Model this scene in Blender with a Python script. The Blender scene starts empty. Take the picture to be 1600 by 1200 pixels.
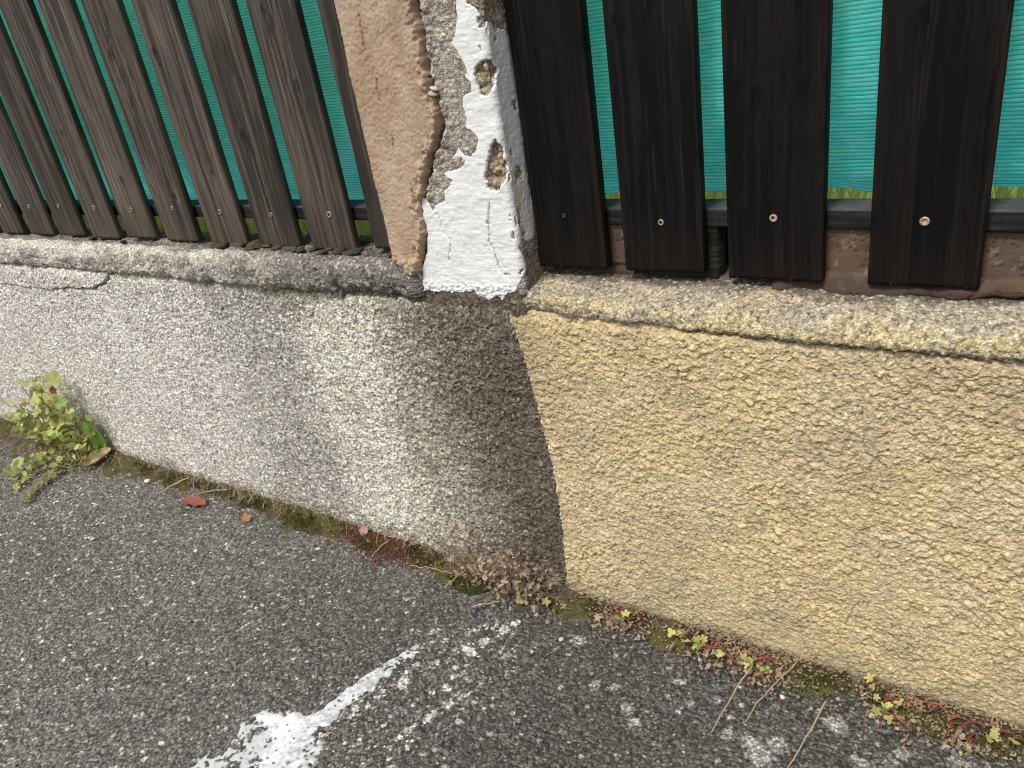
import bpy, math, random
import numpy as np
from mathutils import Vector, Matrix

scene = bpy.context.scene
COL = scene.collection
random.seed(7)
rng = np.random.default_rng(11)

# outlines and lines measured in metres on the pillar front, the wall face (x, z) or the pavement (x, y)
CAMERA_AXES = [[0.837848, 0.5242, -0.152395], [-0.124828, 0.455733, 0.88132], [0.53144, -0.71939, 0.44727]]
WHITE = [(-0.7202, 1.1007), (-0.7253, 1.0703), (-0.732, 1.0498), (-0.7415, 1.0379), (-0.7336, 1.0241), (-0.7289, 1.0127), (-0.7229, 1.0), (-0.728, 0.9904), (-0.718, 0.9829), (-0.7225, 0.9686), (-0.7401, 0.9629), (-0.741, 0.9456), (-0.7396, 0.9315), (-0.7412, 0.9174), (-0.7293, 0.9097), (-0.7239, 0.8999), (-0.7289, 0.8832), (-0.7419, 0.8726), (-0.7531, 0.8779), (-0.7614, 0.8892), (-0.7693, 0.8821), (-0.7809, 0.87), (-0.7588, 0.8731), (-0.7534, 0.8667), (-0.7624, 0.857), (-0.7921, 0.8525), (-0.8014, 0.8476), (-0.7965, 0.841), (-0.7877, 0.837), (-0.7976, 0.8294), (-0.7889, 0.8319), (-0.8083, 0.819), (-0.8093, 0.8036), (-0.8305, 0.7968), (-0.839, 0.7855), (-0.8452, 0.8058), (-0.8583, 0.8103), (-0.8602, 0.7922), (-0.8611, 0.7551), (-0.8668, 0.7218), (-0.8878, 0.6868), (-0.8926, 0.6646), (-0.8999, 0.6417), (-0.8692, 0.6416), (-0.8168, 0.643), (-0.7821, 0.6484), (-0.7752, 0.6365), (-0.7641, 0.6331), (-0.7453, 0.6345), (-0.7368, 0.6432), (-0.7272, 0.6338), (-0.7169, 0.6466), (-0.7019, 0.6496), (-0.6876, 0.6683), (-0.674, 0.6844), (-0.6706, 0.7092), (-0.6794, 0.7259), (-0.6686, 0.741), (-0.6548, 0.7301), (-0.6375, 0.7268), (-0.6243, 0.7526), (-0.613, 0.7777), (-0.6071, 0.7883), (-0.6292, 0.8205), (-0.6258, 0.8662), (-0.6235, 0.8989), (-0.6198, 0.9441), (-0.621, 1.0007), (-0.623, 1.0302), (-0.6299, 1.0431), (-0.6475, 1.0484), (-0.6603, 1.042), (-0.6646, 1.0558), (-0.6815, 1.0612), (-0.6853, 1.076), (-0.7025, 1.0862), (-0.708, 1.0992)]
HOLE_A = [(-0.696, 1.0119), (-0.67, 1.0109), (-0.6628, 0.9944), (-0.6752, 0.9731), (-0.6894, 0.9606), (-0.706, 0.964), (-0.7084, 0.9799), (-0.7099, 0.9934), (-0.7062, 1.0041)]
HOLE_B = [(-0.6895, 0.902), (-0.6838, 0.8935), (-0.6822, 0.8792), (-0.6784, 0.8575), (-0.6788, 0.8405), (-0.6885, 0.8307), (-0.6993, 0.8209), (-0.72, 0.8235), (-0.72, 0.8535), (-0.709, 0.8777), (-0.6983, 0.8941)]
CHIPS = [(-0.6347, 0.938, 0.006), (-0.6615, 0.8728, 0.003), (-0.6508, 0.8414, 0.007), (-0.6594, 0.8354, 0.006), (-0.6929, 1.0266, 0.004), (-0.6846, 1.0594, 0.004), (-0.6674, 0.7809, 0.0045), (-0.6676, 0.7683, 0.005), (-0.6655, 0.752, 0.004), (-0.6608, 0.7448, 0.004), (-0.6883, 0.7488, 0.0035), (-0.6833, 0.6869, 0.003), (-0.7288, 0.7683, 0.0035), (-0.688, 0.7735, 0.0015), (-0.6856, 0.7807, 0.0015)]
CRACK_A = [(-0.8315, 0.7831), (-0.8277, 0.7601), (-0.8238, 0.7465), (-0.8123, 0.7351), (-0.8218, 0.715), (-0.8251, 0.7009)]
CRACK_B = [(-0.7198, 0.8021), (-0.7249, 0.7876), (-0.7301, 0.7674), (-0.7309, 0.7525), (-0.7362, 0.7373), (-0.7292, 0.7223), (-0.7281, 0.7108), (-0.7244, 0.6955), (-0.7195, 0.6801), (-0.705, 0.6809)]
SEAM = [(-0.7967, 1.1273), (-0.794, 1.1017), (-0.7946, 1.0674), (-0.7908, 1.0494), (-0.7949, 1.0049), (-0.7883, 0.9674), (-0.7864, 0.9292), (-0.7973, 0.9054), (-0.8215, 0.8762), (-0.8427, 0.8352), (-0.8621, 0.7976), (-0.8597, 0.7533), (-0.8788, 0.7127), (-0.8911, 0.6767)]
BROWN = [(-0.9714, 1.1508), (-0.7967, 1.1273), (-0.794, 1.1017), (-0.7946, 1.0674), (-0.7908, 1.0494), (-0.7949, 1.0049), (-0.7883, 0.9674), (-0.7864, 0.9292), (-0.7973, 0.9054), (-0.8215, 0.8762), (-0.8427, 0.8352), (-0.8621, 0.7976), (-0.8597, 0.7533), (-0.8759, 0.7128), (-0.8899, 0.6922), (-0.9093, 0.6745), (-0.9223, 0.6811), (-0.9263, 0.699), (-0.9737, 0.7031)]
WALL_CRACK = [(-1.9209, 0.6196), (-1.931, 0.6049), (-1.9553, 0.5905), (-1.9891, 0.5841), (-2.0048, 0.5758), (-2.0793, 0.5711), (-2.1437, 0.5694), (-2.2176, 0.5586)]
BOUND = [(-0.7201, 0.611), (-0.7064, 0.5647), (-0.6929, 0.467), (-0.678, 0.3502), (-0.6736, 0.2227), (-0.6799, 0.0976), (-0.6924, -0.0144)]
SPILL = [(-1.0664, -0.4946), (-1.0161, -0.4684), (-0.9699, -0.4487), (-0.9633, -0.4258), (-0.9561, -0.3959), (-0.9459, -0.3542), (-0.9321, -0.3147), (-0.9179, -0.2741), (-0.899, -0.2375), (-0.8701, -0.2088), (-0.8565, -0.2226), (-0.8824, -0.2585), (-0.896, -0.3004), (-0.9049, -0.3424), (-0.917, -0.386), (-0.9249, -0.4204), (-0.924, -0.4528), (-0.9423, -0.473), (-0.9305, -0.4847), (-0.909, -0.4747), (-0.903, -0.4998), (-0.8858, -0.5293), (-0.8631, -0.5695), (-0.9839, -0.628), (-0.9814, -0.5749), (-0.995, -0.5515), (-0.9896, -0.5238), (-1.0172, -0.5078), (-1.046, -0.5064)]
FRINGE = [(-1.094, -0.5135), (-1.071, -0.4844), (-1.0227, -0.4622), (-0.9884, -0.4944), (-0.9395, -0.5549), (-0.9229, -0.5985), (-1.0879, -0.6784), (-1.0971, -0.6301), (-1.0932, -0.5867), (-1.0622, -0.5635)]
SPLATS = [(-0.8847, -0.1948, 0.0064), (-0.8507, -0.2067, 0.0059), (-0.8028, -0.2059, 0.0099), (-0.7825, -0.2107, 0.0104), (-0.7798, -0.1801, 0.0094), (-0.7596, -0.1391, 0.0104), (-0.7461, -0.1127, 0.0099), (-0.8664, -0.2782, 0.0054), (-0.8333, -0.2579, 0.005), (-0.862, -0.3227, 0.0119), (-0.7775, -0.299, 0.0074), (-0.7974, -0.3186, 0.005), (-0.7511, -0.3284, 0.0069), (-0.7695, -0.3635, 0.0074), (-0.7687, -0.3729, 0.0062), (-0.768, -0.3529, 0.0054), (-0.788, -0.4012, 0.0064), (-0.9067, -0.3591, 0.0069), (-0.8843, -0.3543, 0.0045), (-0.8856, -0.3691, 0.005), (-0.89, -0.3919, 0.0054), (-0.9081, -0.407, 0.0069), (-0.902, -0.4212, 0.0054), (-0.8697, -0.3004, 0.005), (-0.7821, -0.2724, 0.0059), (-0.7917, -0.2546, 0.005), (-0.7745, -0.2413, 0.004), (-0.8327, -0.4107, 0.004), (-0.9114, -0.3878, 0.005), (-0.7819, -0.3888, 0.0035), (-0.638, -0.2964, 0.0035), (-0.6891, -0.3101, 0.0035)]
RESIDUE = [(-0.242, -0.204, 0.03), (-0.2614, -0.1883, 0.02), (-0.2268, -0.172, 0.022), (-0.4091, -0.1182, 0.016), (-0.2468, -0.041, 0.02), (-0.1632, -0.0975, 0.02), (-0.1504, -0.1045, 0.02), (-0.0608, -0.1121, 0.02), (-0.07, -0.1365, 0.018), (0.0125, -0.0948, 0.025), (-0.1106, -0.1535, 0.02), (-0.3731, -0.1531, 0.012), (-0.3375, -0.1298, 0.012), (-0.5366, -0.1832, 0.014), (-0.5032, -0.1757, 0.013), (-0.2975, -0.186, 0.016), (-0.4639, -0.2089, 0.015), (-0.6107, -0.102, 0.02), (-0.4439, -0.2275, 0.02)]

# ---------------------------------------------------------------- camera, sky, sun, exposure
cam_data = bpy.data.cameras.new('camera')
cam_data.sensor_fit = 'HORIZONTAL'
cam_data.sensor_width = 36.0
cam_data.lens = 36.0 * 1218.0 / 1600.0
cam_data.clip_start = 0.02
cam_data.clip_end = 500.0
camera = bpy.data.objects.new('camera', cam_data)
COL.objects.link(camera)
_r, _u, _b = [Vector(a) for a in CAMERA_AXES]
_m = Matrix((_r, _u, _b)).transposed().to_4x4()
_m.translation = Vector((0.0, -1.0, 1.095))
camera.matrix_world = _m
scene.camera = camera

SUN_AZ = math.radians(189.0)      # clockwise from +Y: in front of the wall, a little to the left
SUN_EL = math.radians(58.0)
world = bpy.data.worlds.new('World')
scene.world = world
world.use_nodes = True
wn = world.node_tree
for n in list(wn.nodes):
    wn.nodes.remove(n)
w_out = wn.nodes.new('ShaderNodeOutputWorld')
w_bg = wn.nodes.new('ShaderNodeBackground')
w_sky = wn.nodes.new('ShaderNodeTexSky')
w_sky.sky_type = 'NISHITA'
w_sky.sun_disc = False
w_sky.sun_elevation = SUN_EL
w_sky.sun_rotation = SUN_AZ
w_sky.air_density = 1.0
w_sky.dust_density = 4.0
w_sky.ozone_density = 1.0
w_hsv = wn.nodes.new('ShaderNodeHueSaturation')     # a cloud-veiled sky: nearly white
w_hsv.inputs['Saturation'].default_value = 0.22
wn.links.new(w_sky.outputs[0], w_hsv.inputs['Color'])
wn.links.new(w_hsv.outputs[0], w_bg.inputs['Color'])
w_bg.inputs['Strength'].default_value = 0.105
wn.links.new(w_bg.outputs[0], w_out.inputs['Surface'])

sun_data = bpy.data.lights.new('sun', 'SUN')
sun_data.energy = 1.5
sun_data.angle = math.radians(10.0)
sun_data.color = (1.0, 0.96, 0.90)
sun = bpy.data.objects.new('sun', sun_data)
COL.objects.link(sun)
_d = Vector((math.sin(SUN_AZ) * math.cos(SUN_EL), math.cos(SUN_AZ) * math.cos(SUN_EL), math.sin(SUN_EL)))
sun.rotation_euler = _d.to_track_quat('Z', 'Y').to_euler()
sun.location = _d * 20

scene.view_settings.view_transform = 'Standard'
scene.view_settings.look = 'None'
scene.view_settings.gamma = 1.0
scene.view_settings.use_curve_mapping = False
scene.view_settings.exposure = 0.50
scene.cycles.filter_width = 1.1

# ---------------------------------------------------------------- noise
def hsh(ix, iy, seed):
    n = (ix.astype(np.int64) * 374761393 + iy.astype(np.int64) * 668265263 + seed * 974634221) & 0xffffffff
    n = ((n ^ (n >> 13)) * 1274126177) & 0xffffffff
    n = ((n ^ (n >> 15)) * 2246822519) & 0xffffffff
    n = n ^ (n >> 16)
    return n / 4294967296.0

def vnoise(x, y, seed=0):
    x, y = np.broadcast_arrays(np.asarray(x, float), np.asarray(y, float))
    ix = np.floor(x); iy = np.floor(y)
    fx = x - ix; fy = y - iy
    fx = fx * fx * fx * (fx * (fx * 6 - 15) + 10); fy = fy * fy * fy * (fy * (fy * 6 - 15) + 10)
    a = hsh(ix, iy, seed); b = hsh(ix + 1, iy, seed); c = hsh(ix, iy + 1, seed); d = hsh(ix + 1, iy + 1, seed)
    return ((a * (1 - fx) + b * fx) * (1 - fy) + (c * (1 - fx) + d * fx) * fy) * 2 - 1

def fbm(x, y, octaves=4, seed=0):
    t = 0.0; a = 0.5
    for o in range(octaves):
        t = t + a * vnoise(x * 2 ** o + 17.3 * o, y * 2 ** o - 9.1 * o, seed + o * 31)
        a *= 0.55
    return t

def worley(x, y, seed=0, jit=0.9):
    x, y = np.broadcast_arrays(np.asarray(x, float), np.asarray(y, float))
    ix = np.floor(x); iy = np.floor(y)
    f1 = np.full(x.shape, 9.0); f2 = np.full(x.shape, 9.0); cid = np.zeros(x.shape)
    for i in (-1, 0, 1):
        for j in (-1, 0, 1):
            cx = ix + i; cy = iy + j
            r = hsh(cx, cy, seed); s = hsh(cx, cy, seed + 101)
            d = np.hypot(cx + 0.5 + (r - 0.5) * jit - x, cy + 0.5 + (s - 0.5) * jit - y)
            near = d < f1
            f2 = np.where(near, f1, np.minimum(f2, d))
            cid = np.where(near, hsh(cx, cy, seed + 203), cid)
            f1 = np.where(near, d, f1)
    return f1, f2, cid

def sstep(a, b, x):
    t = np.clip((x - a) / (b - a), 0, 1)
    return t * t * (3 - 2 * t)

def lerp(a, b, t):
    return a + (b - a) * t

def mixc(c, d, t):
    t = np.asarray(t)[..., None]
    return np.asarray(c) * (1 - t) + np.asarray(d) * t

def in_poly(px, py, poly):
    inside = np.zeros(px.shape, bool)
    n = len(poly)
    for i in range(n):
        x1, y1 = poly[i]; x2, y2 = poly[(i + 1) % n]
        if y1 == y2:
            continue
        c = (y1 > py) != (y2 > py)
        inside ^= c & (px < (x2 - x1) * (py - y1) / (y2 - y1) + x1)
    return inside

def line_dist(px, py, pts):
    d = np.full(px.shape, 9.0)
    for (x1, y1), (x2, y2) in zip(pts[:-1], pts[1:]):
        vx, vy = x2 - x1, y2 - y1
        L = vx * vx + vy * vy + 1e-12
        t = np.clip(((px - x1) * vx + (py - y1) * vy) / L, 0, 1)
        d = np.minimum(d, np.hypot(px - x1 - t * vx, py - y1 - t * vy))
    return d

def blur(m, k=1):
    for _ in range(k):
        m = np.pad(m, 1, mode='edge')
        m = (m[:-2] + 2 * m[1:-1] + m[2:]) / 4
        m = (m[:, :-2] + 2 * m[:, 1:-1] + m[:, 2:]) / 4
    return m

# ---------------------------------------------------------------- meshes
def np_mesh(name, verts, quads, col=None, smooth=True, tris=None):
    me = bpy.data.meshes.new(name)
    verts = np.ascontiguousarray(verts, np.float32).reshape(-1, 3)
    loops = []; starts = []
    o = 0
    if quads is not None and len(quads):
        q = np.ascontiguousarray(quads, np.int32)
        loops.append(q.ravel()); starts.append(np.arange(len(q)) * 4); o = q.size
    if tris is not None and len(tris):
        t = np.ascontiguousarray(tris, np.int32)
        loops.append(t.ravel()); starts.append(o + np.arange(len(t)) * 3)
    loops = np.concatenate(loops).astype(np.int32); starts = np.concatenate(starts).astype(np.int32)
    me.vertices.add(len(verts)); me.vertices.foreach_set('co', verts.ravel())
    me.loops.add(len(loops)); me.loops.foreach_set('vertex_index', loops)
    me.polygons.add(len(starts)); me.polygons.foreach_set('loop_start', starts)
    me.update(calc_edges=True)
    me.polygons.foreach_set('use_smooth', np.full(len(starts), bool(smooth)))
    if col is not None:
        a = me.attributes.new('Col', 'FLOAT_COLOR', 'POINT')
        c = np.ones((len(verts), 4), np.float32)
        c[:, :3] = np.clip(np.asarray(col, np.float32).reshape(-1, 3), 0.003, 0.95)
        a.data.foreach_set('color', c.ravel())
    me.validate()
    return me

def grid_quads(nu, nv, keep=None):
    i = np.arange(nu - 1)[:, None] * nv + np.arange(nv - 1)[None, :]
    q = np.stack([i, i + nv, i + nv + 1, i + 1], -1)
    if keep is not None:
        return q[keep]
    return q.reshape(-1, 4)

def link(name, me, mat=None, parent=None, kind=None, label=None, cat=None, group=None):
    o = bpy.data.objects.new(name, me)
    COL.objects.link(o)
    if mat is not None and not me.materials:
        me.materials.append(mat)
    if parent is not None:
        o.parent = parent
    if kind: o['kind'] = kind
    if label: o['label'] = label
    if cat: o['category'] = cat
    if group: o['group'] = group
    return o

def thing(name, label, cat, loc=(0, 0, 0), group=None):
    o = bpy.data.objects.new(name, None)
    o.empty_display_size = 0.05
    COL.objects.link(o)
    o.location = loc
    o['label'] = label; o['category'] = cat
    if group: o['group'] = group
    return o

def sheet(name, P, col, mat, parent=None, keep=None, **kw):
    nu, nv = P.shape[:2]
    q = grid_quads(nu, nv, keep)
    v = P.reshape(-1, 3)
    c = col.reshape(-1, 3) if col is not None else None
    if keep is not None:
        used, inv = np.unique(q, return_inverse=True)
        v = v[used]; q = inv.reshape(-1, 4)
        if c is not None: c = c[used]
    return link(name, np_mesh(name, v, q, c), mat, parent, **kw)

def resample(pts, step):
    """pts: (y, z, step_scale) polyline -> dense points with local step = step*scale"""
    out = []
    for (y1, z1, k1), (y2, z2, k2) in zip(pts[:-1], pts[1:]):
        L = math.hypot(y2 - y1, z2 - z1)
        n = max(1, int(round(L / (step * k1))))
        for i in range(n):
            t = i / n
            out.append((y1 + (y2 - y1) * t, z1 + (z2 - z1) * t))
    out.append(pts[-1][:2])
    return np.array(out)

def profile(pts, step, smooth=2):
    p = resample(pts, step)
    q = p.copy()
    for _ in range(smooth):
        q[1:-1] = (q[:-2] + 2 * q[1:-1] + q[2:]) / 4
    t = np.gradient(q, axis=0)
    t /= np.linalg.norm(t, axis=1)[:, None] + 1e-9
    n = np.stack([-t[:, 1], t[:, 0]], 1)
    s = np.concatenate([[0], np.cumsum(np.linalg.norm(np.diff(q, axis=0), axis=1))])
    return q, n, s

def spaced(a, b, d0, d1):
    """from a to b with step growing from d0 at a to d1 at b"""
    L = abs(b - a); out = [0.0]
    while out[-1] < L:
        t = out[-1] / L
        out.append(out[-1] + d0 + (d1 - d0) * t)
    v = np.array(out[:-1] + [L])
    if len(v) > 2 and v[-1] - v[-2] < 0.3 * d1:
        v = np.delete(v, -2)
    return a + np.sign(b - a) * v

# ---------------------------------------------------------------- materials
def principled(name, rough=0.85, spec=0.3):
    m = bpy.data.materials.new(name)
    m.use_nodes = True
    nt = m.node_tree
    b = nt.nodes['Principled BSDF']
    b.inputs['Roughness'].default_value = rough
    b.inputs['Specular IOR Level'].default_value = spec
    return m, nt, b

def noise_node(nt, scale, detail=3.0, vec=None, stretch=None, rough=0.6):
    n = nt.nodes.new('ShaderNodeTexNoise')
    n.inputs['Scale'].default_value = scale
    n.inputs['Detail'].default_value = detail
    n.inputs['Roughness'].default_value = rough
    if vec is None:
        vec = nt.nodes.new('ShaderNodeTexCoord').outputs['Object']
    if stretch:
        mp = nt.nodes.new('ShaderNodeMapping')
        mp.inputs['Scale'].default_value = stretch
        nt.links.new(vec, mp.inputs['Vector']); vec = mp.outputs['Vector']
    nt.links.new(vec, n.inputs['Vector'])
    return n

def add_bump(nt, b, height, strength, dist):
    bp = nt.nodes.new('ShaderNodeBump')
    bp.inputs['Strength'].default_value = strength
    bp.inputs['Distance'].default_value = dist
    nt.links.new(height, bp.inputs['Height'])
    nt.links.new(bp.outputs['Normal'], b.inputs['Normal'])
    return bp

def mat_attr(name, rough=0.9, spec=0.25, grain=500.0, amount=0.35, bump=0.5, bump_dist=0.001, stretch=None, rough_var=0.0, vor=None, vor_lo=0.6, vor_hi=1.4, vor_gap=0.0, vor_bump=0.0008):
    """albedo from the mesh attribute, broken up by fine procedural grain"""
    m, nt, b = principled(name, rough, spec)
    at = nt.nodes.new('ShaderNodeAttribute'); at.attribute_name = 'Col'
    n = noise_node(nt, grain, 3.0, stretch=stretch)
    mr = nt.nodes.new('ShaderNodeMapRange')
    mr.inputs['From Min'].default_value = 0.25; mr.inputs['From Max'].default_value = 0.75
    mr.inputs['To Min'].default_value = 1.0 - amount; mr.inputs['To Max'].default_value = 1.0 + amount
    nt.links.new(n.outputs['Fac'], mr.inputs['Value'])
    vm = nt.nodes.new('ShaderNodeVectorMath'); vm.operation = 'SCALE'
    nt.links.new(at.outputs['Color'], vm.inputs[0]); nt.links.new(mr.outputs[0], vm.inputs['Scale'])
    last = vm.outputs[0]
    height = n.outputs['Fac']
    if vor:
        tc = nt.nodes.new('ShaderNodeTexCoord')
        wv = nt.nodes.new('ShaderNodeTexNoise'); wv.inputs['Scale'].default_value = vor * 0.7
        nt.links.new(tc.outputs['Object'], wv.inputs['Vector'])
        ad = nt.nodes.new('ShaderNodeVectorMath'); ad.operation = 'MULTIPLY_ADD'
        ad.inputs[1].default_value = (0.55 / vor,) * 3
        nt.links.new(wv.outputs['Color'], ad.inputs[0]); nt.links.new(tc.outputs['Object'], ad.inputs[2])
        v1 = nt.nodes.new('ShaderNodeTexVoronoi'); v1.inputs['Scale'].default_value = vor
        nt.links.new(ad.outputs[0], v1.inputs['Vector'])
        sp = nt.nodes.new('ShaderNodeSeparateColor'); nt.links.new(v1.outputs['Color'], sp.inputs[0])
        m1 = nt.nodes.new('ShaderNodeMapRange'); m1.inputs['To Min'].default_value = vor_lo; m1.inputs['To Max'].default_value = vor_hi
        nt.links.new(sp.outputs[0], m1.inputs['Value'])
        m2 = nt.nodes.new('ShaderNodeMapRange'); m2.inputs['From Min'].default_value = 0.45; m2.inputs['From Max'].default_value = 0.75
        m2.inputs['To Min'].default_value = 1.0; m2.inputs['To Max'].default_value = 1.0 - vor_gap
        nt.links.new(v1.outputs['Distance'], m2.inputs['Value'])
        mu = nt.nodes.new('ShaderNodeMath'); mu.operation = 'MULTIPLY'
        nt.links.new(m1.outputs[0], mu.inputs[0]); nt.links.new(m2.outputs[0], mu.inputs[1])
        v2 = nt.nodes.new('ShaderNodeVectorMath'); v2.operation = 'SCALE'
        nt.links.new(last, v2.inputs[0]); nt.links.new(mu.outputs[0], v2.inputs['Scale'])
        last = v2.outputs[0]
        iv = nt.nodes.new('ShaderNodeMath'); iv.operation = 'MULTIPLY_ADD'; iv.inputs[1].default_value = -1.0; 
        nt.links.new(v1.outputs['Distance'], iv.inputs[0])
        sc_ = nt.nodes.new('ShaderNodeMath'); sc_.operation = 'MULTIPLY'; sc_.inputs[1].default_value = 0.5
        nt.links.new(n.outputs['Fac'], sc_.inputs[0]); nt.links.new(sc_.outputs[0], iv.inputs[2])
        height = iv.outputs[0]; bump_dist = vor_bump
    nt.links.new(last, b.inputs['Base Color'])
    if rough_var:
        r2 = nt.nodes.new('ShaderNodeMapRange')
        r2.inputs['To Min'].default_value = rough - rough_var; r2.inputs['To Max'].default_value = rough + rough_var
        nt.links.new(n.outputs['Fac'], r2.inputs['Value']); nt.links.new(r2.outputs[0], b.inputs['Roughness'])
    if bump:
        add_bump(nt, b, height, bump, bump_dist)
    return m

def mat_plain(name, rgb, rough=0.7, spec=0.3, var=0.25, scale=60.0, rgb2=None, trans=0.0, bump=0.0, hue_var=0.0):
    m, nt, b = principled(name, rough, spec)
    oi = nt.nodes.new('ShaderNodeObjectInfo')
    n = noise_node(nt, scale, 3.0)
    mx = nt.nodes.new('ShaderNodeMix'); mx.data_type = 'RGBA'
    c2 = rgb2 or tuple(c * (1 - var) for c in rgb)
    mx.inputs[6].default_value = (*rgb, 1); mx.inputs[7].default_value = (*c2, 1)
    mr = nt.nodes.new('ShaderNodeMapRange')
    mr.inputs['From Min'].default_value = 0.3; mr.inputs['From Max'].default_value = 0.7
    nt.links.new(n.outputs['Fac'], mr.inputs['Value'])
    nt.links.new(mr.outputs[0], mx.inputs[0])
    hv = nt.nodes.new('ShaderNodeHueSaturation')
    r1 = nt.nodes.new('ShaderNodeMapRange')
    r1.inputs['To Min'].default_value = 1 - 0.25; r1.inputs['To Max'].default_value = 1 + 0.25
    nt.links.new(oi.outputs['Random'], r1.inputs['Value']); nt.links.new(r1.outputs[0], hv.inputs['Value'])
    if hue_var:
        r2 = nt.nodes.new('ShaderNodeMapRange')
        r2.inputs['To Min'].default_value = 0.5 - hue_var; r2.inputs['To Max'].default_value = 0.5 + hue_var
        mul = nt.nodes.new('ShaderNodeMath'); mul.operation = 'FRACT'
        m7 = nt.nodes.new('ShaderNodeMath'); m7.operation = 'MULTIPLY'; m7.inputs[1].default_value = 7.31
        nt.links.new(oi.outputs['Random'], m7.inputs[0]); nt.links.new(m7.outputs[0], mul.inputs[0])
        nt.links.new(mul.outputs[0], r2.inputs['Value']); nt.links.new(r2.outputs[0], hv.inputs['Hue'])
    nt.links.new(mx.outputs[2], hv.inputs['Color'])
    nt.links.new(hv.outputs[0], b.inputs['Base Color'])
    if trans:
        tr = nt.nodes.new('ShaderNodeBsdfTranslucent')
        nt.links.new(hv.outputs[0], tr.inputs['Color'])
        ms = nt.nodes.new('ShaderNodeMixShader'); ms.inputs[0].default_value = trans
        out = nt.nodes['Material Output']
        nt.links.new(b.outputs[0], ms.inputs[1]); nt.links.new(tr.outputs[0], ms.inputs[2])
        nt.links.new(ms.outputs[0], out.inputs['Surface'])
    if bump:
        add_bump(nt, b, n.outputs['Fac'], bump, 0.002)
    return m

M_ROUGHCAST = mat_attr('roughcast', 0.88, 0.3, 600, 0.30, 0.9, 0.0018, vor=270, vor_lo=0.62, vor_hi=1.38, vor_gap=0.35, vor_bump=0.0022)
M_YELLOW = mat_attr('yellow_roughcast', 0.85, 0.3, 500, 0.16, 0.8, 0.0016, vor=260, vor_lo=0.84, vor_hi=1.14, vor_gap=0.22, vor_bump=0.0020)
M_CONCRETE = mat_attr('old_concrete', 0.93, 0.2, 600, 0.25, 0.8, 0.0012, vor=330, vor_lo=0.62, vor_hi=1.38, vor_gap=0.3, vor_bump=0.0016)
M_PAINT = mat_attr('white_wall_paint', 0.75, 0.3, 260, 0.04, 0.35, 0.0008, stretch=(1.0, 1.0, 3.0))
M_RENDER = mat_attr('brown_render', 0.92, 0.2, 300, 0.13, 0.5, 0.0008)
M_ASPHALT = mat_attr('asphalt', 0.62, 0.42, 700, 0.22, 0.8, 0.001, rough_var=0.2, vor=215, vor_lo=0.45, vor_hi=1.60, vor_gap=0.6, vor_bump=0.0024)
M_SPILL = mat_attr('dried_white_paint', 0.7, 0.35, 200, 0.05, 0.3, 0.0006)
M_WOOD = mat_attr('stained_board', 0.60, 0.22, 170, 0.50, 0.5, 0.0007, stretch=(3.2, 3.2, 0.09), rough_var=0.14)
M_BLACK = mat_attr('black_stained_board', 0.62, 0.13, 170, 0.6, 0.7, 0.0009, stretch=(3.2, 3.2, 0.07), rough_var=0.2)
M_SOIL = mat_attr('soil_and_moss', 0.95, 0.15, 500, 0.6, 0.9, 0.0015)
M_NET = mat_attr('green_netting', 0.5, 0.4, 700, 0.18, 0.25, 0.0004)
M_SCREW = mat_plain('brassy_screw', (0.42, 0.33, 0.22), 0.45, 0.5, 0.4, 300)
M_SCREW.node_tree.nodes['Principled BSDF'].inputs['Metallic'].default_value = 0.35
M_SLOT = mat_plain('screw_recess', (0.05, 0.04, 0.03), 0.8, 0.2, 0.3, 300)
M_LIME = mat_plain('lime_leaf', (0.56, 0.58, 0.20), 0.5, 0.35, rgb2=(0.40, 0.43, 0.14), scale=90, trans=0.3, hue_var=0.02)
M_GREEN = mat_plain('green_leaf', (0.24, 0.40, 0.08), 0.42, 0.4, rgb2=(0.18, 0.31, 0.06), scale=60, trans=0.2)
M_GRASS = mat_plain('grass_blade', (0.58, 0.66, 0.24), 0.5, 0.3, rgb2=(0.44, 0.54, 0.16), scale=8, trans=0.55)
M_DRYLEAF = mat_plain('dry_leaf', (0.58, 0.47, 0.35), 0.8, 0.2, rgb2=(0.34, 0.24, 0.17), scale=80, trans=0.15, hue_var=0.02)
M_DRYSTEM = mat_plain('dry_stem', (0.42, 0.31, 0.22), 0.8, 0.2, rgb2=(0.26, 0.17, 0.12), scale=60)
M_STRAW = mat_plain('straw', (0.48, 0.39, 0.24), 0.7, 0.25, rgb2=(0.36, 0.27, 0.16), scale=60)
M_REDSTEM = mat_plain('red_stem', (0.36, 0.065, 0.06), 0.5, 0.35, rgb2=(0.24, 0.055, 0.05), scale=60)
M_REDLEAF = mat_plain('red_leaf', (0.25, 0.085, 0.066), 0.7, 0.25, rgb2=(0.15, 0.055, 0.045), scale=90, bump=0.4)
M_YLEAF = mat_plain('yellow_dead_leaf', (0.66, 0.53, 0.28), 0.6, 0.3, rgb2=(0.55, 0.40, 0.19), scale=120, bump=0.3)
M_ORLEAF = mat_plain('orange_dead_leaf', (0.50, 0.27, 0.07), 0.6, 0.3, rgb2=(0.38, 0.19, 0.06), scale=120)
M_MOSS = mat_plain('moss_tuft', (0.115, 0.125, 0.028), 0.9, 0.15, rgb2=(0.070, 0.070, 0.022), scale=45)
M_MOSSB = mat_plain('bright_moss', (0.19, 0.195, 0.055), 0.9, 0.15, rgb2=(0.115, 0.11, 0.04), scale=60)
M_PEBBLE = mat_plain('pale_pebble', (0.66, 0.62, 0.55), 0.6, 0.35, rgb2=(0.50, 0.46, 0.40), scale=150, bump=0.2)
M_LUMP = mat_plain('mortar', (0.12, 0.105, 0.085), 0.95, 0.15, rgb2=(0.07, 0.06, 0.05), scale=180, bump=0.8)
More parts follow.
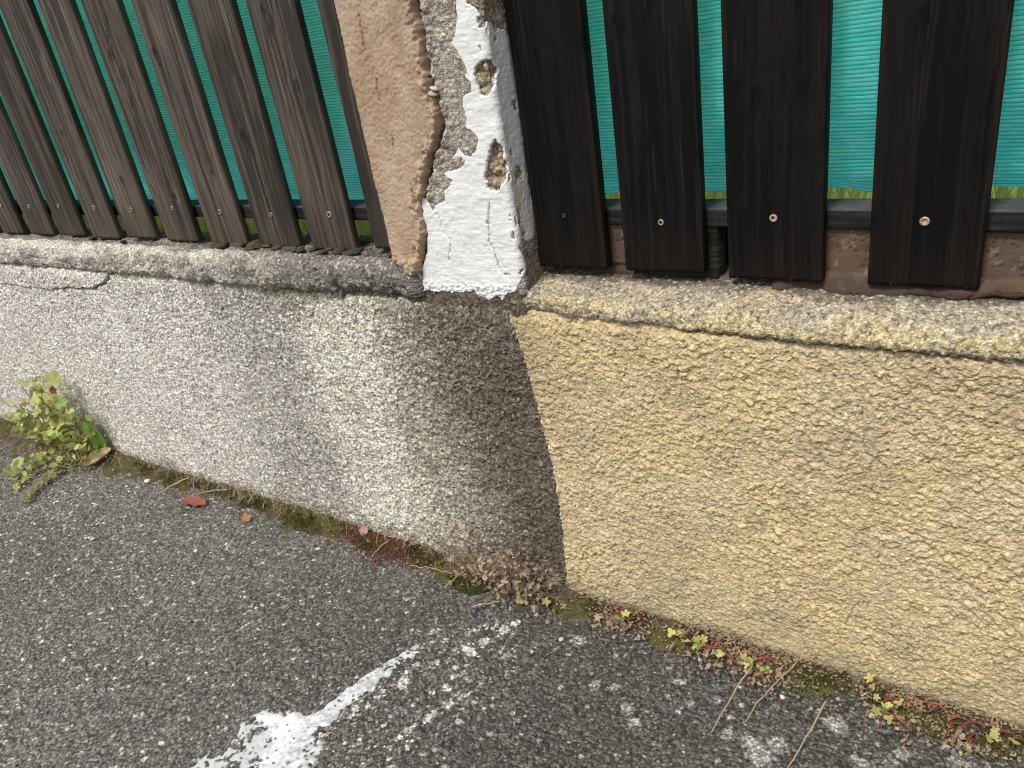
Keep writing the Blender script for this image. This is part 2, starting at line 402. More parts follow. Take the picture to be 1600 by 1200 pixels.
M_GARDEN = mat_plain('garden_soil', (0.22, 0.32, 0.08), 0.95, 0.1, rgb2=(0.16, 0.22, 0.06), scale=20)
M_CHAR = mat_plain('charred_twig', (0.025, 0.02, 0.018), 0.6, 0.4, scale=120, bump=0.5)

# ---------------------------------------------------------------- pavement
def edge_h(x):
    return np.interp(x, [-40, -3.4, -3.2, -2.9, -1.45, 0.15, 0.5, 40], [0.3, 0.3, 0.30, 0.24, 0.88, 0.18, 0.18, 0.18])

def blotch(x, y, cx, cy, r, seed=0):
    d = np.hypot(x - cx, y - cy) / r
    return np.clip(1.25 - d + 0.8 * fbm(x / (r * 0.5), y / (r * 0.5), 3, seed), 0, 1)

def asphalt_height(x, y, far):
    """stones bedded in bitumen; returns height and tone id"""
    wx = x + 0.003 * vnoise(x / 0.02, y / 0.02, 5); wy = y + 0.003 * vnoise(x / 0.02, y / 0.02, 9)
    a1, a2, ida = worley(wx / 0.0076, wy / 0.0076, 3)
    b1, b2, idb = worley(wx / 0.0046, wy / 0.0042, 8)
    big = sstep(0.30, 0.6, ida)
    da = np.sqrt(np.clip(1 - (a1 / (0.45 + 0.3 * ida)) ** 2, 0, 1))
    db = np.sqrt(np.clip(1 - (b1 / 0.62) ** 2, 0, 1))
    isa = (da > 0.05) & (big > 0.4)
    h = np.where(isa, 0.0002 + 0.0026 * da * (0.55 + 0.6 * ida), 0.0015 * db * (0.4 + 0.8 * idb))
    h = h + 0.0022 * fbm(x / 0.05, y / 0.05, 3, 21) + 0.006 * fbm(x / 0.5, y / 0.5, 2, 23)
    tone = np.where(isa, ida * 17.31 % 1.0, idb)
    stone = np.where(isa, da > 0.15, db > 0.42)
    return h * (1 - far), tone, stone

XS = np.concatenate([spaced(-3.0, -30, 0.006, 2.0)[::-1][:-1], spaced(-1.2, -3.0, 0.0022, 0.0045)[::-1][:-1],
                     np.arange(-1.2, 0.2, 0.0021), spaced(0.2, 12, 0.004, 1.0)])
T = np.concatenate([np.geomspace(40, 1.06, 30), np.linspace(1.0, 0.0, 335)])
X, TT = np.meshgrid(XS, T, indexing='ij')
EH = edge_h(X)
Y = np.where(TT <= 1, -TT * EH, -EH - (TT - 1) * (0.12 + EH * 0.5))
far = np.maximum(sstep(1.0, 1.3, TT), np.maximum(sstep(-3.0, -3.3, X), sstep(0.25, 0.6, X)))
ph, tone, stone = asphalt_height(X, Y, far)
base = np.full(X.shape + (3,), 0.05)
g = 0.075 + 0.120 * tone ** 1.6 + 0.28 * sstep(0.945, 0.99, tone)
warm = hsh(np.floor(tone * 9973), np.floor(tone * 7919), 4)[..., None]
stone_c = g[..., None] * mixc(np.array([1.10, 1.0, 0.87]), np.array([1.03, 1.0, 0.96]), warm[..., 0])
base = np.where(stone[..., None], stone_c, np.array([0.060, 0.055, 0.049]))
base = mixc(base, np.array([0.10, 0.097, 0.092]), far)
# paler to the left; darker towards the lower right
base = base * (1.0 + 0.30 * sstep(-0.9, -1.7, X) + 0.22 * fbm(X / 0.25, Y / 0.25, 3, 40))[..., None]
base = base * (1 - 0.25 * sstep(-1.0, -0.6, X))[..., None]
# whitish lime left on the stones
for k, (bx, by, br) in enumerate(RESIDUE):
    s = (np.abs(X - bx) < br * 3) & (np.abs(Y - by) < br * 3)
    if s.any():
        t = sstep(0.15, 0.7, blotch(X[s], Y[s], bx, by, br * 0.7, 60 + k) + 0.35 * fbm(X[s] / 0.006, Y[s] / 0.006, 3, 64)) * np.where(stone[s], 0.75, 0.25)
        base[s] = mixc(base[s], np.array([0.42, 0.42, 0.41]), t)
zone = in_poly(X, Y, [(-1.1, -0.7), (-0.95, -0.36), (-0.80, -0.10), (-0.68, -0.14), (-0.72, -0.42), (-0.85, -0.6)])
base = np.where((zone & stone & (tone > 0.80))[..., None], base * 1.5 + 0.04, base)
for k, (bx, by, br) in enumerate(SPLATS):
    s = (np.abs(X - bx) < br * 3) & (np.abs(Y - by) < br * 3)
    t = blotch(X[s], Y[s], bx, by, br * 1.15, 90 + k)
    t = sstep(0.22, 0.45, t) * np.where(stone[s], 0.95, 0.5)
    base[s] = mixc(base[s], np.array([0.62, 0.62, 0.60]), t)
# faint green film of algae here and there
alg = sstep(0.12, 0.4, fbm(X / 0.09, Y / 0.09, 3, 77)) * 0.22 * sstep(-0.5, 0.0, Y)
base = mixc(base, np.array([0.075, 0.075, 0.040]), alg)
base = base * np.array([1.10, 1.10, 1.08])
P = np.stack([X, Y, ph], -1)
# the sheet runs on under the wall
P = np.concatenate([P, P[:, -1:] + np.array([0, 0.06, 0.0])], 1)
base = np.concatenate([base, base[:, -1:]], 1)
sheet('pavement', P, base, M_ASPHALT, kind='structure', label='grey asphalt pavement with exposed pale chippings in front of the wall')

def ground_z(x, y):
    return 0.0045 + 0.006 * float(fbm(np.array([x / 0.5]), np.array([y / 0.5]), 2, 23)[0])

# white paint spill: a thin film that stones poke through
sx = np.arange(-1.30, -0.74, 0.0022); sy = np.arange(-0.70, -0.14, 0.0022)
SX, SY = np.meshgrid(sx, sy, indexing='ij')
ja = lerp(0.010, 0.004, sstep(-1.0, -0.93, SX))
JX = SX + ja * fbm(SX / 0.02, SY / 0.02, 4, 51); JY = SY + ja * fbm(SX / 0.02, SY / 0.02, 4, 55)
core = blur(in_poly(JX, JY, SPILL).astype(float), 4)
fringe = blur(in_poly(JX, JY, FRINGE).astype(float), 8)
tail = sstep(-1.0, -0.86, SX)
film, _, _ = asphalt_height(SX, SY, 0.0)
big_z = 0.0022 * fbm(SX / 0.05, SY / 0.05, 3, 21) + 0.006 * fbm(SX / 0.5, SY / 0.5, 2, 23)
lvl = big_z - 0.0020 + np.maximum(core * (0.0058 - 0.0016 * tail), fringe * (0.0040 + 0.0028 * fbm(SX / 0.02, SY / 0.02, 3, 58)))
lvl = np.maximum(lvl, np.where(core > 0.6, film * 0.7 + big_z * 0.3 + 0.0005 * (1 - tail) + 0.0007 * vnoise(SX / 0.006, SY / 0.006, 3), -1))
frag = fbm(SX / 0.012, SY / 0.012, 4, 67)
core_n = np.clip(core + (0.55 + 0.35 * tail) * frag * np.where(core > 0.93, 0.55 + 0.9 * tail, 1.0) - 0.20 * tail, 0, 1)
lvl = np.minimum(lvl, np.where(core_n < 0.45, big_z - 0.0020 + np.maximum(core_n * 0.0052, fringe * 0.0034), lvl))
lvl = lvl + (0.0016 * fbm(SX / 0.007, SY / 0.007, 3, 59) + 0.0020 * fbm(SX / 0.03, SY / 0.03, 2, 61)) * np.where(core > 0.85, 0.45 + 0.55 * tail, 1.0)
act = np.maximum(core, fringe) > 0.04
keep = act[:-1, :-1] | act[1:, 1:] | act[1:, :-1] | act[:-1, 1:]
sc = np.array([0.72, 0.735, 0.765]) * (1 - 0.10 * np.clip(fbm(SX / 0.03, SY / 0.03, 3, 66), 0, 1))[..., None]
_rel = film - big_z
sc = mixc(sc, np.array([0.30, 0.30, 0.30]), sstep(0.0012, 0.0028, _rel) * sstep(-0.1, 0.3, fbm(SX / 0.02, SY / 0.02, 3, 63) + 0.5 * tail + 0.6 * (1 - core)) * 0.7)
sc = mixc(sc, np.array([0.33, 0.33, 0.33]), np.clip(tail * (0.60 + 1.1 * fbm(SX / 0.010, SY / 0.010, 4, 68)) + sstep(0.9, 0.4, core) * 0.45, 0, 0.85))
pit = sstep(0.16, 0.08, worley(SX / 0.012, SY / 0.012, 13)[0]) * (worley(SX / 0.012, SY / 0.012, 13)[2] > 0.6)
sc = mixc(sc, np.array([0.12, 0.12, 0.12]), pit * 0.8)
sheet('paint_spill', np.stack([SX, SY, lvl], -1), sc, M_SPILL, keep=keep, kind='thing',
      label='dried white paint spill trailing across the asphalt pavement', cat='paint spill')

# ---------------------------------------------------------------- the two walls
BZ = np.array([p[1] for p in BOUND])[::-1]; BX = np.array([p[0] for p in BOUND])[::-1]
def bound(z):
    return np.interp(z, BZ, BX) + 0.0035 * fbm(z / 0.012, z * 0 + 4.0, 3, 88)

wall_prof = [(0.0, -0.05, 1.0), (0.0, 0.60, 1.0), (0.004, 0.616, 1.0), (0.02, 0.622, 4.0), (0.24, 0.622, 30.0), (0.24, -0.05, 60.0)]
grey_wall = thing('low_wall', 'weathered grey roughcast low wall left of the dark stain line, under the brown-grey fence', 'wall', (-1.6, 0.1, 0))
yellow_wall = thing('low_wall', 'yellow painted roughcast low wall right of the stain line, under the black fence', 'wall', (0.2, 0.1, 0))
def local(o):
    return Vector(o.location)
def sub(P, o):
    return P - np.array(o.location)

# grey roughcast
q, n, s = profile(wall_prof, 0.0022)
xs = np.concatenate([spaced(-3.0, -6, 0.01, 0.6)[::-1][:-1], spaced(-0.69, -3.0, 0.0021, 0.0050)[::-1], ])
X, S = np.meshgrid(xs, s, indexing='ij')
YQ = np.broadcast_to(q[:, 0], X.shape); ZQ = np.broadcast_to(q[:, 1], X.shape)
sh = sstep(-1.1, -0.72, X)
X = X + (bound(ZQ) + 0.69 + 0.003) * sh
wx = X + 0.0018 * fbm(X / 0.012, ZQ / 0.012, 2, 2); wz = ZQ + 0.0018 * fbm(X / 0.012, ZQ / 0.012, 2, 6)
a1, a2, ia = worley(wx / 0.0070, wz / 0.0062, 31)
b1, b2, ib = worley(wx / 0.0041, wz / 0.0038, 37)
front = sstep(0.03, 0.0, YQ)
h = 0.0024 * np.sqrt(np.clip(1 - (a1 / 0.75) ** 2, 0, 1)) * (0.15 + 1.1 * ia) + 0.0014 * np.sqrt(np.clip(1 - (b1 / 0.7) ** 2, 0, 1)) * ib
h += 0.0030 * fbm(X / 0.016, ZQ / 0.014, 4, 41) + 0.006 * fbm(X / 0.3, ZQ / 0.3, 2, 43)
rough_r = sstep(-1.5, -0.8, X)
h *= lerp(0.8, 1.2, rough_r)
cr = line_dist(X + 0.002 * vnoise(X / 0.01, ZQ / 0.01, 5), ZQ + 0.002 * vnoise(X / 0.01, ZQ / 0.01, 7), WALL_CRACK)
slab = in_poly(X, ZQ, [(-4, 0.70)] + [(x, z) for x, z in WALL_CRACK] + [(-4, 0.575)])
h = h + 0.004 * slab - 0.012 * sstep(0.0045, 0.0015, cr)
h = h * front * (1 - 0.85 * sstep(-3.0, -3.4, X)) - 0.005 * sstep(0.0, 0.004, X - bound(ZQ))
P = np.stack([X, YQ + n[:, 0] * h, ZQ + n[:, 1] * h - 0.3 * np.clip(h, 0, 1) * front], -1)
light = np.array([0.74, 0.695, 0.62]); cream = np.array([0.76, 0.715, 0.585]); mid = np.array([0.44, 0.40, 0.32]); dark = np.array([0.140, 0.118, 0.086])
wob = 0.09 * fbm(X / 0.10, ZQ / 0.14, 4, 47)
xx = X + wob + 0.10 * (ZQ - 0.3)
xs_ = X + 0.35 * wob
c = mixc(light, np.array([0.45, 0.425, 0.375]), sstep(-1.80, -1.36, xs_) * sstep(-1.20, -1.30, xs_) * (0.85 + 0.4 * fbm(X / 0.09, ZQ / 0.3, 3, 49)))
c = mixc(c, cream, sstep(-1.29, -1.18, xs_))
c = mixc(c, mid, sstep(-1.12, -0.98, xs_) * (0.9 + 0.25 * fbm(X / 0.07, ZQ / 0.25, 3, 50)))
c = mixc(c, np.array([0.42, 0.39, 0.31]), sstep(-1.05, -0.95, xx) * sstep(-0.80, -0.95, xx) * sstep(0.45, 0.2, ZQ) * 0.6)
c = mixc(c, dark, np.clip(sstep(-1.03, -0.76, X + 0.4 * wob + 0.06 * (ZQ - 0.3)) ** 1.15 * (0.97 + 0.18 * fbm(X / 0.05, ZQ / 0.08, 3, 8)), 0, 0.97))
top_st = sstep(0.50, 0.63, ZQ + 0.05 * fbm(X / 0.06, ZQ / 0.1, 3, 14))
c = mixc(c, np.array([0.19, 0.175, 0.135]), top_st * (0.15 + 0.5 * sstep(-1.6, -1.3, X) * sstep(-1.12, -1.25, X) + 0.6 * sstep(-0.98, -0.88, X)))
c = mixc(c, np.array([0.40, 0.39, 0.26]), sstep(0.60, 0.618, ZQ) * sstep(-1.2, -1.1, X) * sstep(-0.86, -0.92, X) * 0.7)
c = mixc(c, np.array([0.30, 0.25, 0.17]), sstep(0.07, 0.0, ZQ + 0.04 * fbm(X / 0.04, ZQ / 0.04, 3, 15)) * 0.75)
grain_t = lerp(0.80, 1.20, ia) * lerp(0.70, 1.25, ib)
grain_t = np.where(ib < 0.16, 0.42, grain_t)
c = c * grain_t[..., None] * (1 + 0.18 * fbm(X / 0.09, ZQ / 0.09, 3, 18))[..., None]
c = mixc(c, c * 1.7 + 0.02, (ib > 0.88) * 0.6)
c = mixc(c, np.array([0.05, 0.045, 0.04]), sstep(0.004, 0.001, cr) * 0.6)
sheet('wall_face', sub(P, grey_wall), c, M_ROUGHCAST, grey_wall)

# yellow roughcast
q, n, s = profile(wall_prof, 0.0015)
xs = np.concatenate([np.arange(-0.69, 0.16, 0.0016), spaced(0.16, 0.55, 0.002, 0.006)[:-1], spaced(0.55, 3.5, 0.006, 0.4)])
X, S = np.meshgrid(xs, s, indexing='ij')
YQ = np.broadcast_to(q[:, 0], X.shape); ZQ = np.broadcast_to(q[:, 1], X.shape)
X = X + (bound(ZQ) + 0.69) * sstep(-0.3, -0.66, X)
wx = X + 0.0024 * fbm(X / 0.016, ZQ / 0.016, 2, 2); wz = ZQ + 0.0024 * fbm(X / 0.016, ZQ / 0.016, 2, 6)
a1, a2, ia = worley(wx / 0.0105 + wz * 30, wz / 0.0088, 61)
b1, b2, ib = worley(wx / 0.0056, wz / 0.0050, 67)
c1_, c2_, ic = worley(wx / 0.0034, wz / 0.0032, 69)
front = sstep(0.03, 0.0, YQ)
da = np.sqrt(np.clip(1 - (a1 / 0.85) ** 2, 0, 1)); db = np.sqrt(np.clip(1 - (b1 / 0.75) ** 2, 0, 1))
amp = 0.95 + 0.6 * fbm(X / 0.06, ZQ / 0.06, 2, 72)
h = (0.0030 * da * (0.25 + 1.0 * ia) + 0.0017 * db * (0.2 + 1.0 * ib) + 0.0013 * np.clip(1 - c1_, 0, 1) * ic + 0.0016 * fbm(X / 0.010, ZQ / 0.008, 3, 71)) * amp
pit = sstep(0.30, 0.12, b1) * (ib < 0.06)
h = h - 0.004 * pit
h += 0.003 * fbm(X / 0.25, ZQ / 0.25, 2, 73) + 0.0012
h = h * front * (1 - 0.85 * sstep(0.5, 0.75, X))
P = np.stack([X, YQ + n[:, 0] * h, ZQ + n[:, 1] * h - 0.45 * np.clip(h, 0, 1) * front], -1)
c = mixc(np.array([0.690, 0.550, 0.305]), np.array([0.665, 0.545, 0.335]), sstep(-0.2, 0.3, fbm(X / 0.1, ZQ / 0.1, 3, 81)))
c = mixc(c, np.array([0.58, 0.455, 0.275]), sstep(0.05, 0.45, fbm(X / 0.16, ZQ / 0.09, 3, 83) + 0.26 * sstep(0.45, 0.6, ZQ)) * 0.6)
c = mixc(c, np.array([0.46, 0.385, 0.26]), sstep(0.15, 0.45, fbm(X / 0.05, ZQ / 0.05, 4, 87)) * 0.35)
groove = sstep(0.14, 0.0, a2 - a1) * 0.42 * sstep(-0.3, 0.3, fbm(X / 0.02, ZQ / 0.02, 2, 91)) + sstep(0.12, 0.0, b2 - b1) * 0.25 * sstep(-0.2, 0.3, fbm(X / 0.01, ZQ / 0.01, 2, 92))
c = mixc(c, np.array([0.17, 0.125, 0.060]), groove)                 # crease shade put into the colour between the lumps
c = mixc(c, np.array([0.13, 0.095, 0.05]), pit * 0.7)
low = sstep(0.14, 0.0, ZQ + 0.08 * fbm(X / 0.08, ZQ / 0.05, 3, 93))
c = mixc(c, np.array([0.40, 0.335, 0.21]), low * 0.7)
c = mixc(c, np.array([0.12, 0.11, 0.075]), sstep(0.035, 0.0, ZQ + 0.03 * fbm(X / 0.05, ZQ / 0.05, 3, 95)) * 0.7)
c = mixc(c, np.array([0.30, 0.235, 0.14]), sstep(0.10, 0.0, X - bound(ZQ)) * sstep(0.35, 0.6, ZQ) * 0.45)
c = c * lerp(0.86, 1.12, ib)[..., None] * lerp(0.88, 1.10, ic)[..., None]
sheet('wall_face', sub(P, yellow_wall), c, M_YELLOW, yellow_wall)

# coping of the grey wall: thick rounded bead of concrete, broken near its end
cap_prof = [(0.03, 0.614, 3.0), (0.0, 0.619, 1.0), (-0.012, 0.624, 1.0), (-0.0185, 0.636, 1.0), (-0.0195, 0.664, 1.0),
            (-0.014, 0.681, 1.0), (0.002, 0.691, 1.0), (0.03, 0.686, 1.3), (0.07, 0.688, 2.5), (0.15, 0.688, 10.0), (0.15, 0.60, 30.0)]
q, n, s = profile(cap_prof, 0.0022, 3)
xs = np.concatenate([spaced(-2.7, -6, 0.01, 0.6)[::-1][:-1], spaced(-0.889, -2.7, 0.0021, 0.0045)[::-1]])
X, S = np.meshgrid(xs, s, indexing='ij')
YQ = np.broadcast_to(q[:, 0], X.shape).copy(); ZQ = np.broadcast_to(q[:, 1], X.shape).copy()
under = sstep(0.668, 0.63, ZQ) * sstep(0.03, 0.0, YQ)
ZQ += under * (0.007 * fbm(X / 0.018, X * 0 + 9, 3, 102) + 0.011 * fbm(X / 0.05, X * 0, 3, 101) + np.where(X < -1.104, -0.004, 0.008) * sstep(-1.5, -1.2, X))
YQ += sstep(0.04, 0.0, YQ) * (0.006 * fbm(X / 0.12, ZQ / 0.2, 2, 103) + 0.008 * sstep(-1.5, -2.0, X) + np.where(X < -1.104, -0.003, 0.003) * sstep(-1.4, -1.2, X))
e = np.clip((X + 0.912) / 0.024, 0, 1); k = np.sqrt(np.clip(1 - e * e, 0.0, 1))
YQ = YQ + 0.006 * sstep(0.04, 0.0, YQ)
YQ = 0.045 + (YQ - 0.045) * (0.25 + 0.75 * k); ZQ = 0.655 + (ZQ - 0.655) * (0.1 + 0.9 * k)
a1, a2, ia = worley(X / 0.0048, S / 0.0045, 111)
b1, b2, ib = worley(X / 0.019, S / 0.016, 113)
h = 0.0022 * np.sqrt(np.clip(1 - (a1 / 0.7) ** 2, 0, 1)) * (0.3 + 0.9 * ia) + 0.0012 * np.clip(1 - b1, 0, 1) * ib
h += 0.0050 * fbm(X / 0.045, S / 0.030, 4, 115) - 0.003 * sstep(0.25, 0.4, fbm(X / 0.03, S / 0.02, 3, 118)) + 0.0016 * fbm(X / 0.010, S / 0.009, 3, 116)
brk = line_dist(X, ZQ, [(-1.150, 0.672), (-1.128, 0.655), (-1.105, 0.636), (-1.10, 0.615)])
h -= 0.006 * sstep(0.006, 0.001, np.abs(ZQ - 0.6225 - 0.003 * fbm(X / 0.03, X * 0, 3, 109))) * sstep(0.02, 0.0, YQ)
h -= 0.012 * sstep(0.006, 0.001, brk) * sstep(0.02, 0.0, YQ)
for cxk in (-1.99, -2.065, -1.585):
    h -= 0.006 * sstep(0.004, 0.001, np.abs(X - cxk - 0.01 * vnoise(ZQ / 0.012, ZQ * 0, 3))) * sstep(0.675, 0.685, ZQ)
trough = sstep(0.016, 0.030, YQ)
h += trough * (0.007 * fbm(X / 0.035, YQ / 0.03, 3, 117))
P = np.stack([X, YQ + n[:, 0] * h, ZQ + n[:, 1] * h], -1)
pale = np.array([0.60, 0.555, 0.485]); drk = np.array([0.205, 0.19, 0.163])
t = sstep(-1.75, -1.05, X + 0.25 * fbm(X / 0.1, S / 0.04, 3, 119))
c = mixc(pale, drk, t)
c = mixc(c, np.array([0.13, 0.115, 0.095]), sstep(0.0, 0.3, fbm(X / 0.06, S / 0.03, 3, 121)) * 0.5)
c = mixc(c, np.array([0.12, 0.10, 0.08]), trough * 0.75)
c = c * lerp(0.6, 1.35, ia)[..., None]
c = mixc(c, np.array([0.55, 0.53, 0.47]), (ia > 0.88) * 0.55 * (1 - 0.6 * trough))
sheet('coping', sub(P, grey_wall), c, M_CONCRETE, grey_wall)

# coping of the yellow wall: weathered sandy ledge with a yellow crumbly lip
led_prof = [(0.03, 0.606, 3.0), (0.002, 0.614, 1.0), (-0.005, 0.617, 1.0), (-0.0065, 0.626, 1.0), (-0.004, 0.637, 1.0), (0.002, 0.646, 1.0),
            (0.055, 0.662, 1.0), (0.16, 0.668, 8.0), (0.16, 0.60, 30.0)]
q, n, s = profile(led_prof, 0.0019, 4)
xs = np.concatenate([np.arange(-0.712, 0.14, 0.0019), spaced(0.14, 0.55, 0.0025, 0.007)[:-1], spaced(0.55, 3.5, 0.007, 0.4)])
X, S = np.meshgrid(xs, s, indexing='ij')
YQ = np.broadcast_to(q[:, 0], X.shape).copy(); ZQ = np.broadcast_to(q[:, 1], X.shape).copy()
lip = sstep(0.012, -0.004, YQ)
ZQ += lip * (0.007 * fbm(X / 0.09, X * 0 + 3, 3, 131) - 0.006 * sstep(-0.44, -0.40, X) + 0.010 * sstep(-0.55, -0.68, X))
YQ += lip * (0.005 * fbm(X / 0.06, X * 0 + 5, 3, 133) + 0.006 * sstep(-0.60, -0.69, X))
a1, a2, ia = worley(X / 0.0044, S / 0.0042, 141)
b1, b2, ib = worley(X / 0.010, S / 0.008, 143)
h = 0.0016 * np.sqrt(np.clip(1 - (a1 / 0.7) ** 2, 0, 1)) * (0.3 + 0.9 * ia) + 0.0026 * fbm(X / 0.02, S / 0.015, 4, 145)
h += lip * 0.0030 * np.sqrt(np.clip(1 - (b1 / 0.75) ** 2, 0, 1)) * ib
P = np.stack([X, YQ + n[:, 0] * h, ZQ + n[:, 1] * h], -1)
sand = np.array([0.45, 0.365, 0.235]); grey = np.array([0.405, 0.35, 0.26]); yel = np.array([0.58, 0.49, 0.27])
c = mixc(sand, grey, sstep(-0.25, 0.2, fbm(X / 0.08, S / 0.03, 3, 147)))
ym = sstep(0.0, 0.25, sstep(0.013, -0.006, YQ + 0.010 * fbm(X / 0.03, S / 0.02, 3, 149)) - 0.62 + 0.35 * ib * lip + 0.3 * sstep(0.645, 0.622, ZQ))
ym = ym * (1 - 0.85 * sstep(-0.15, 0.15, fbm(X / 0.04, S / 0.015, 3, 153))) * (0.55 + 0.45 * sstep(0.646, 0.63, ZQ))
c = mixc(c, yel, ym)
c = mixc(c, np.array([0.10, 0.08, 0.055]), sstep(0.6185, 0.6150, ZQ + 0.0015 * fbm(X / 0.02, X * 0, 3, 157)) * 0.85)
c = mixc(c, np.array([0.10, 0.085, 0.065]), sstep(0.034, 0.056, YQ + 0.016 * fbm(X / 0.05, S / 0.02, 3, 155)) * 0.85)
c = mixc(c, np.array([0.16, 0.14, 0.10]), sstep(0.06, 0.0, X + 0.705) * 0.5)
c = c * lerp(0.72, 1.25, ia)[..., None]
c = mixc(c, np.array([0.60, 0.55, 0.45]), (ia > 0.88) * 0.6)
c = mixc(c, np.array([0.12, 0.10, 0.08]), (ia < 0.08) * 0.6)
sheet('coping', sub(P, yellow_wall), c, M_CONCRETE, yellow_wall)

# brown mortar plinths behind and under the black boards
def plinth(x0, x1, y0, seed, tint):
    pr = [(0.09, 0.655, 6.0), (y0, 0.655, 1.0), (y0 - 0.001, 0.668, 1.0), (y0 + 0.008, 0.677, 1.0), (0.0745, 0.682, 1.0), (0.0765, 0.7455, 1.0), (0.16, 0.7455, 10.0), (0.16, 0.65, 30.0)]
    q, n, s = profile(pr, 0.0024, 2)
    xs = np.linspace(x0, x1, max(8, int((x1 - x0) / 0.0026)))
    X, S = np.meshgrid(xs, s, indexing='ij')
    YQ = np.broadcast_to(q[:, 0], X.shape).copy(); ZQ = np.broadcast_to(q[:, 1], X.shape).copy()
    ZQ += sstep(0.685, 0.66, ZQ) * (0.016 * fbm(X / 0.07, X * 0, 3, seed) + 0.002)
    YQ += sstep(0.073, 0.055, YQ) * 0.014 * fbm(X / 0.05, X * 0 + 2, 3, seed + 1)
    ends = np.minimum(X - x0, x1 - X)
    a1, a2, ia = worley(X / 0.0055, S / 0.0055, seed + 3)
    pits = sstep(0.28, 0.12, a1) * (ia > 0.55)
    h = 0.0022 * fbm(X / 0.02, S / 0.02, 3, seed + 5) - 0.0026 * pits
    P = np.stack([X, YQ + n[:, 0] * h, ZQ + n[:, 1] * h], -1)
    P[..., 1] = np.where(ends <= 0, np.maximum(P[..., 1], 0.1), P[..., 1])
    c = mixc(np.array([0.115, 0.078, 0.058]), np.array(tint), sstep(-0.2, 0.25, fbm(X / 0.06, S / 0.05, 3, seed + 7)))
    c = mixc(c, np.array([0.30, 0.21, 0.15]), (ia > 0.95) * 0.5)
    c = mixc(c, np.array([0.05, 0.035, 0.028]), pits * 0.5)
    c = mixc(c, np.array([0.05, 0.035, 0.028]), sstep(0.684, 0.674, ZQ + 0.006 * fbm(X / 0.02, X * 0, 3, seed + 11)) * 0.75)  # shade under the boards painted onto the lip
    sheet('plinth_block', sub(P, yellow_wall), c, M_RENDER, yellow_wall)
plinth(-0.600, -0.512, 0.0725, 161, (0.10, 0.072, 0.055))
plinth(-0.298, 1.1, 0.056, 171, (0.125, 0.085, 0.055))

# lumps of mortar squeezed out along the back of the grey coping
def lump_mesh(seed, squash=(1, 1, 0.6)):
    u = np.linspace(0, 2 * np.pi, 15)[:-1]; v = np.linspace(-np.pi / 2, np.pi / 2, 9)
    U, V = np.meshgrid(u, v, indexing='ij')
    r = 1 + 0.35 * fbm(U * 1.0 + 3 * seed, V * 1.6, 3, 200 + seed) * np.cos(V)
    P = np.stack([r * np.cos(V) * np.cos(U) * squash[0], r * np.cos(V) * np.sin(U) * squash[1], r * np.sin(V) * squash[2]], -1)
    nu, nv = U.shape
    i = np.arange(nu)[:, None] * nv; j = np.arange(nv - 1)[None, :]
    i2 = ((np.arange(nu) + 1) % nu)[:, None] * nv
    qd = np.stack([i + j, i2 + j, i2 + j + 1, i + j + 1], -1).reshape(-1, 4)
    return np_mesh('lump', P, qd)
lumps = [lump_mesh(k) for k in range(5)]
rl = random.Random(5)
for k in range(46):
    x = rl.uniform(-1.52, -0.95) if k < 38 else rl.uniform(-2.1, -1.5)
    r = rl.uniform(0.006, 0.013) * (1.0 if k < 38 else 0.7)
    o = link('mortar_lump', lumps[k % 5], M_LUMP, grey_wall)
    o.location = Vector((x, rl.uniform(0.033, 0.075), 0.690 + r * 0.15)) - local(grey_wall)
    o.scale = (r * rl.uniform(1.0, 1.7), r, r * rl.uniform(0.7, 1.0)); o.rotation_euler = (0, 0, rl.uniform(0, 6.3))

# ---------------------------------------------------------------- pillar
pillar = thing('pillar', 'masonry gate pillar with peeling white paint and brown render between the two fences', 'pillar', (-0.80, 0.08, 0.6))
def pillar_path(U):
    """arc coordinate -> (x, y) and outward normal; U equals x on the front"""
    x = np.where(U < -0.69, U, 0.0); y = np.zeros_like(U); nx = np.zeros_like(U); ny = np.full_like(U, -1.0)
    r = 0.010; c1 = (U >= -0.69) & (U < -0.69 + r * math.pi / 2)
    a = np.clip((U + 0.69) / r, 0, math.pi / 2)
    x = np.where(U >= -0.69, -0.69 + r * np.sin(a), x); y = np.where(U >= -0.69, r - r * np.cos(a), y)
    nx = np.where(U >= -0.69, np.sin(a), nx); ny = np.where(U >= -0.69, -np.cos(a), ny)
    y = y + np.where(U > -0.69 + r * math.pi / 2, U + 0.69 - r * math.pi / 2, 0)
    b = np.clip((-0.935 - U) / r, 0, math.pi / 2)
    L = U < -0.935
    x = np.where(L, -0.935 - r * np.sin(b), x); y = np.where(L, r - r * np.cos(b), y)
    nx = np.where(L, -np.sin(b), nx); ny = np.where(L, -np.cos(b), ny)
    y = y + np.where(U < -0.935 - r * math.pi / 2, -0.935 - r * math.pi / 2 - U, 0)
    return x, y, nx, ny

def pillar_points(U, Z, h):
    x, y, nx, ny = pillar_path(U)
    return np.stack([x + nx * h, y + ny * h, Z], -1)

def hole_mask(U, Z, k=2):
    ju = U + 0.007 * fbm(U / 0.014, Z / 0.014, 4, 301); jz = Z + 0.007 * fbm(U / 0.014, Z / 0.014, 4, 303)
    m = in_poly(ju, jz, HOLE_A) | in_poly(ju, jz, HOLE_B)
    return blur(m.astype(float), k)

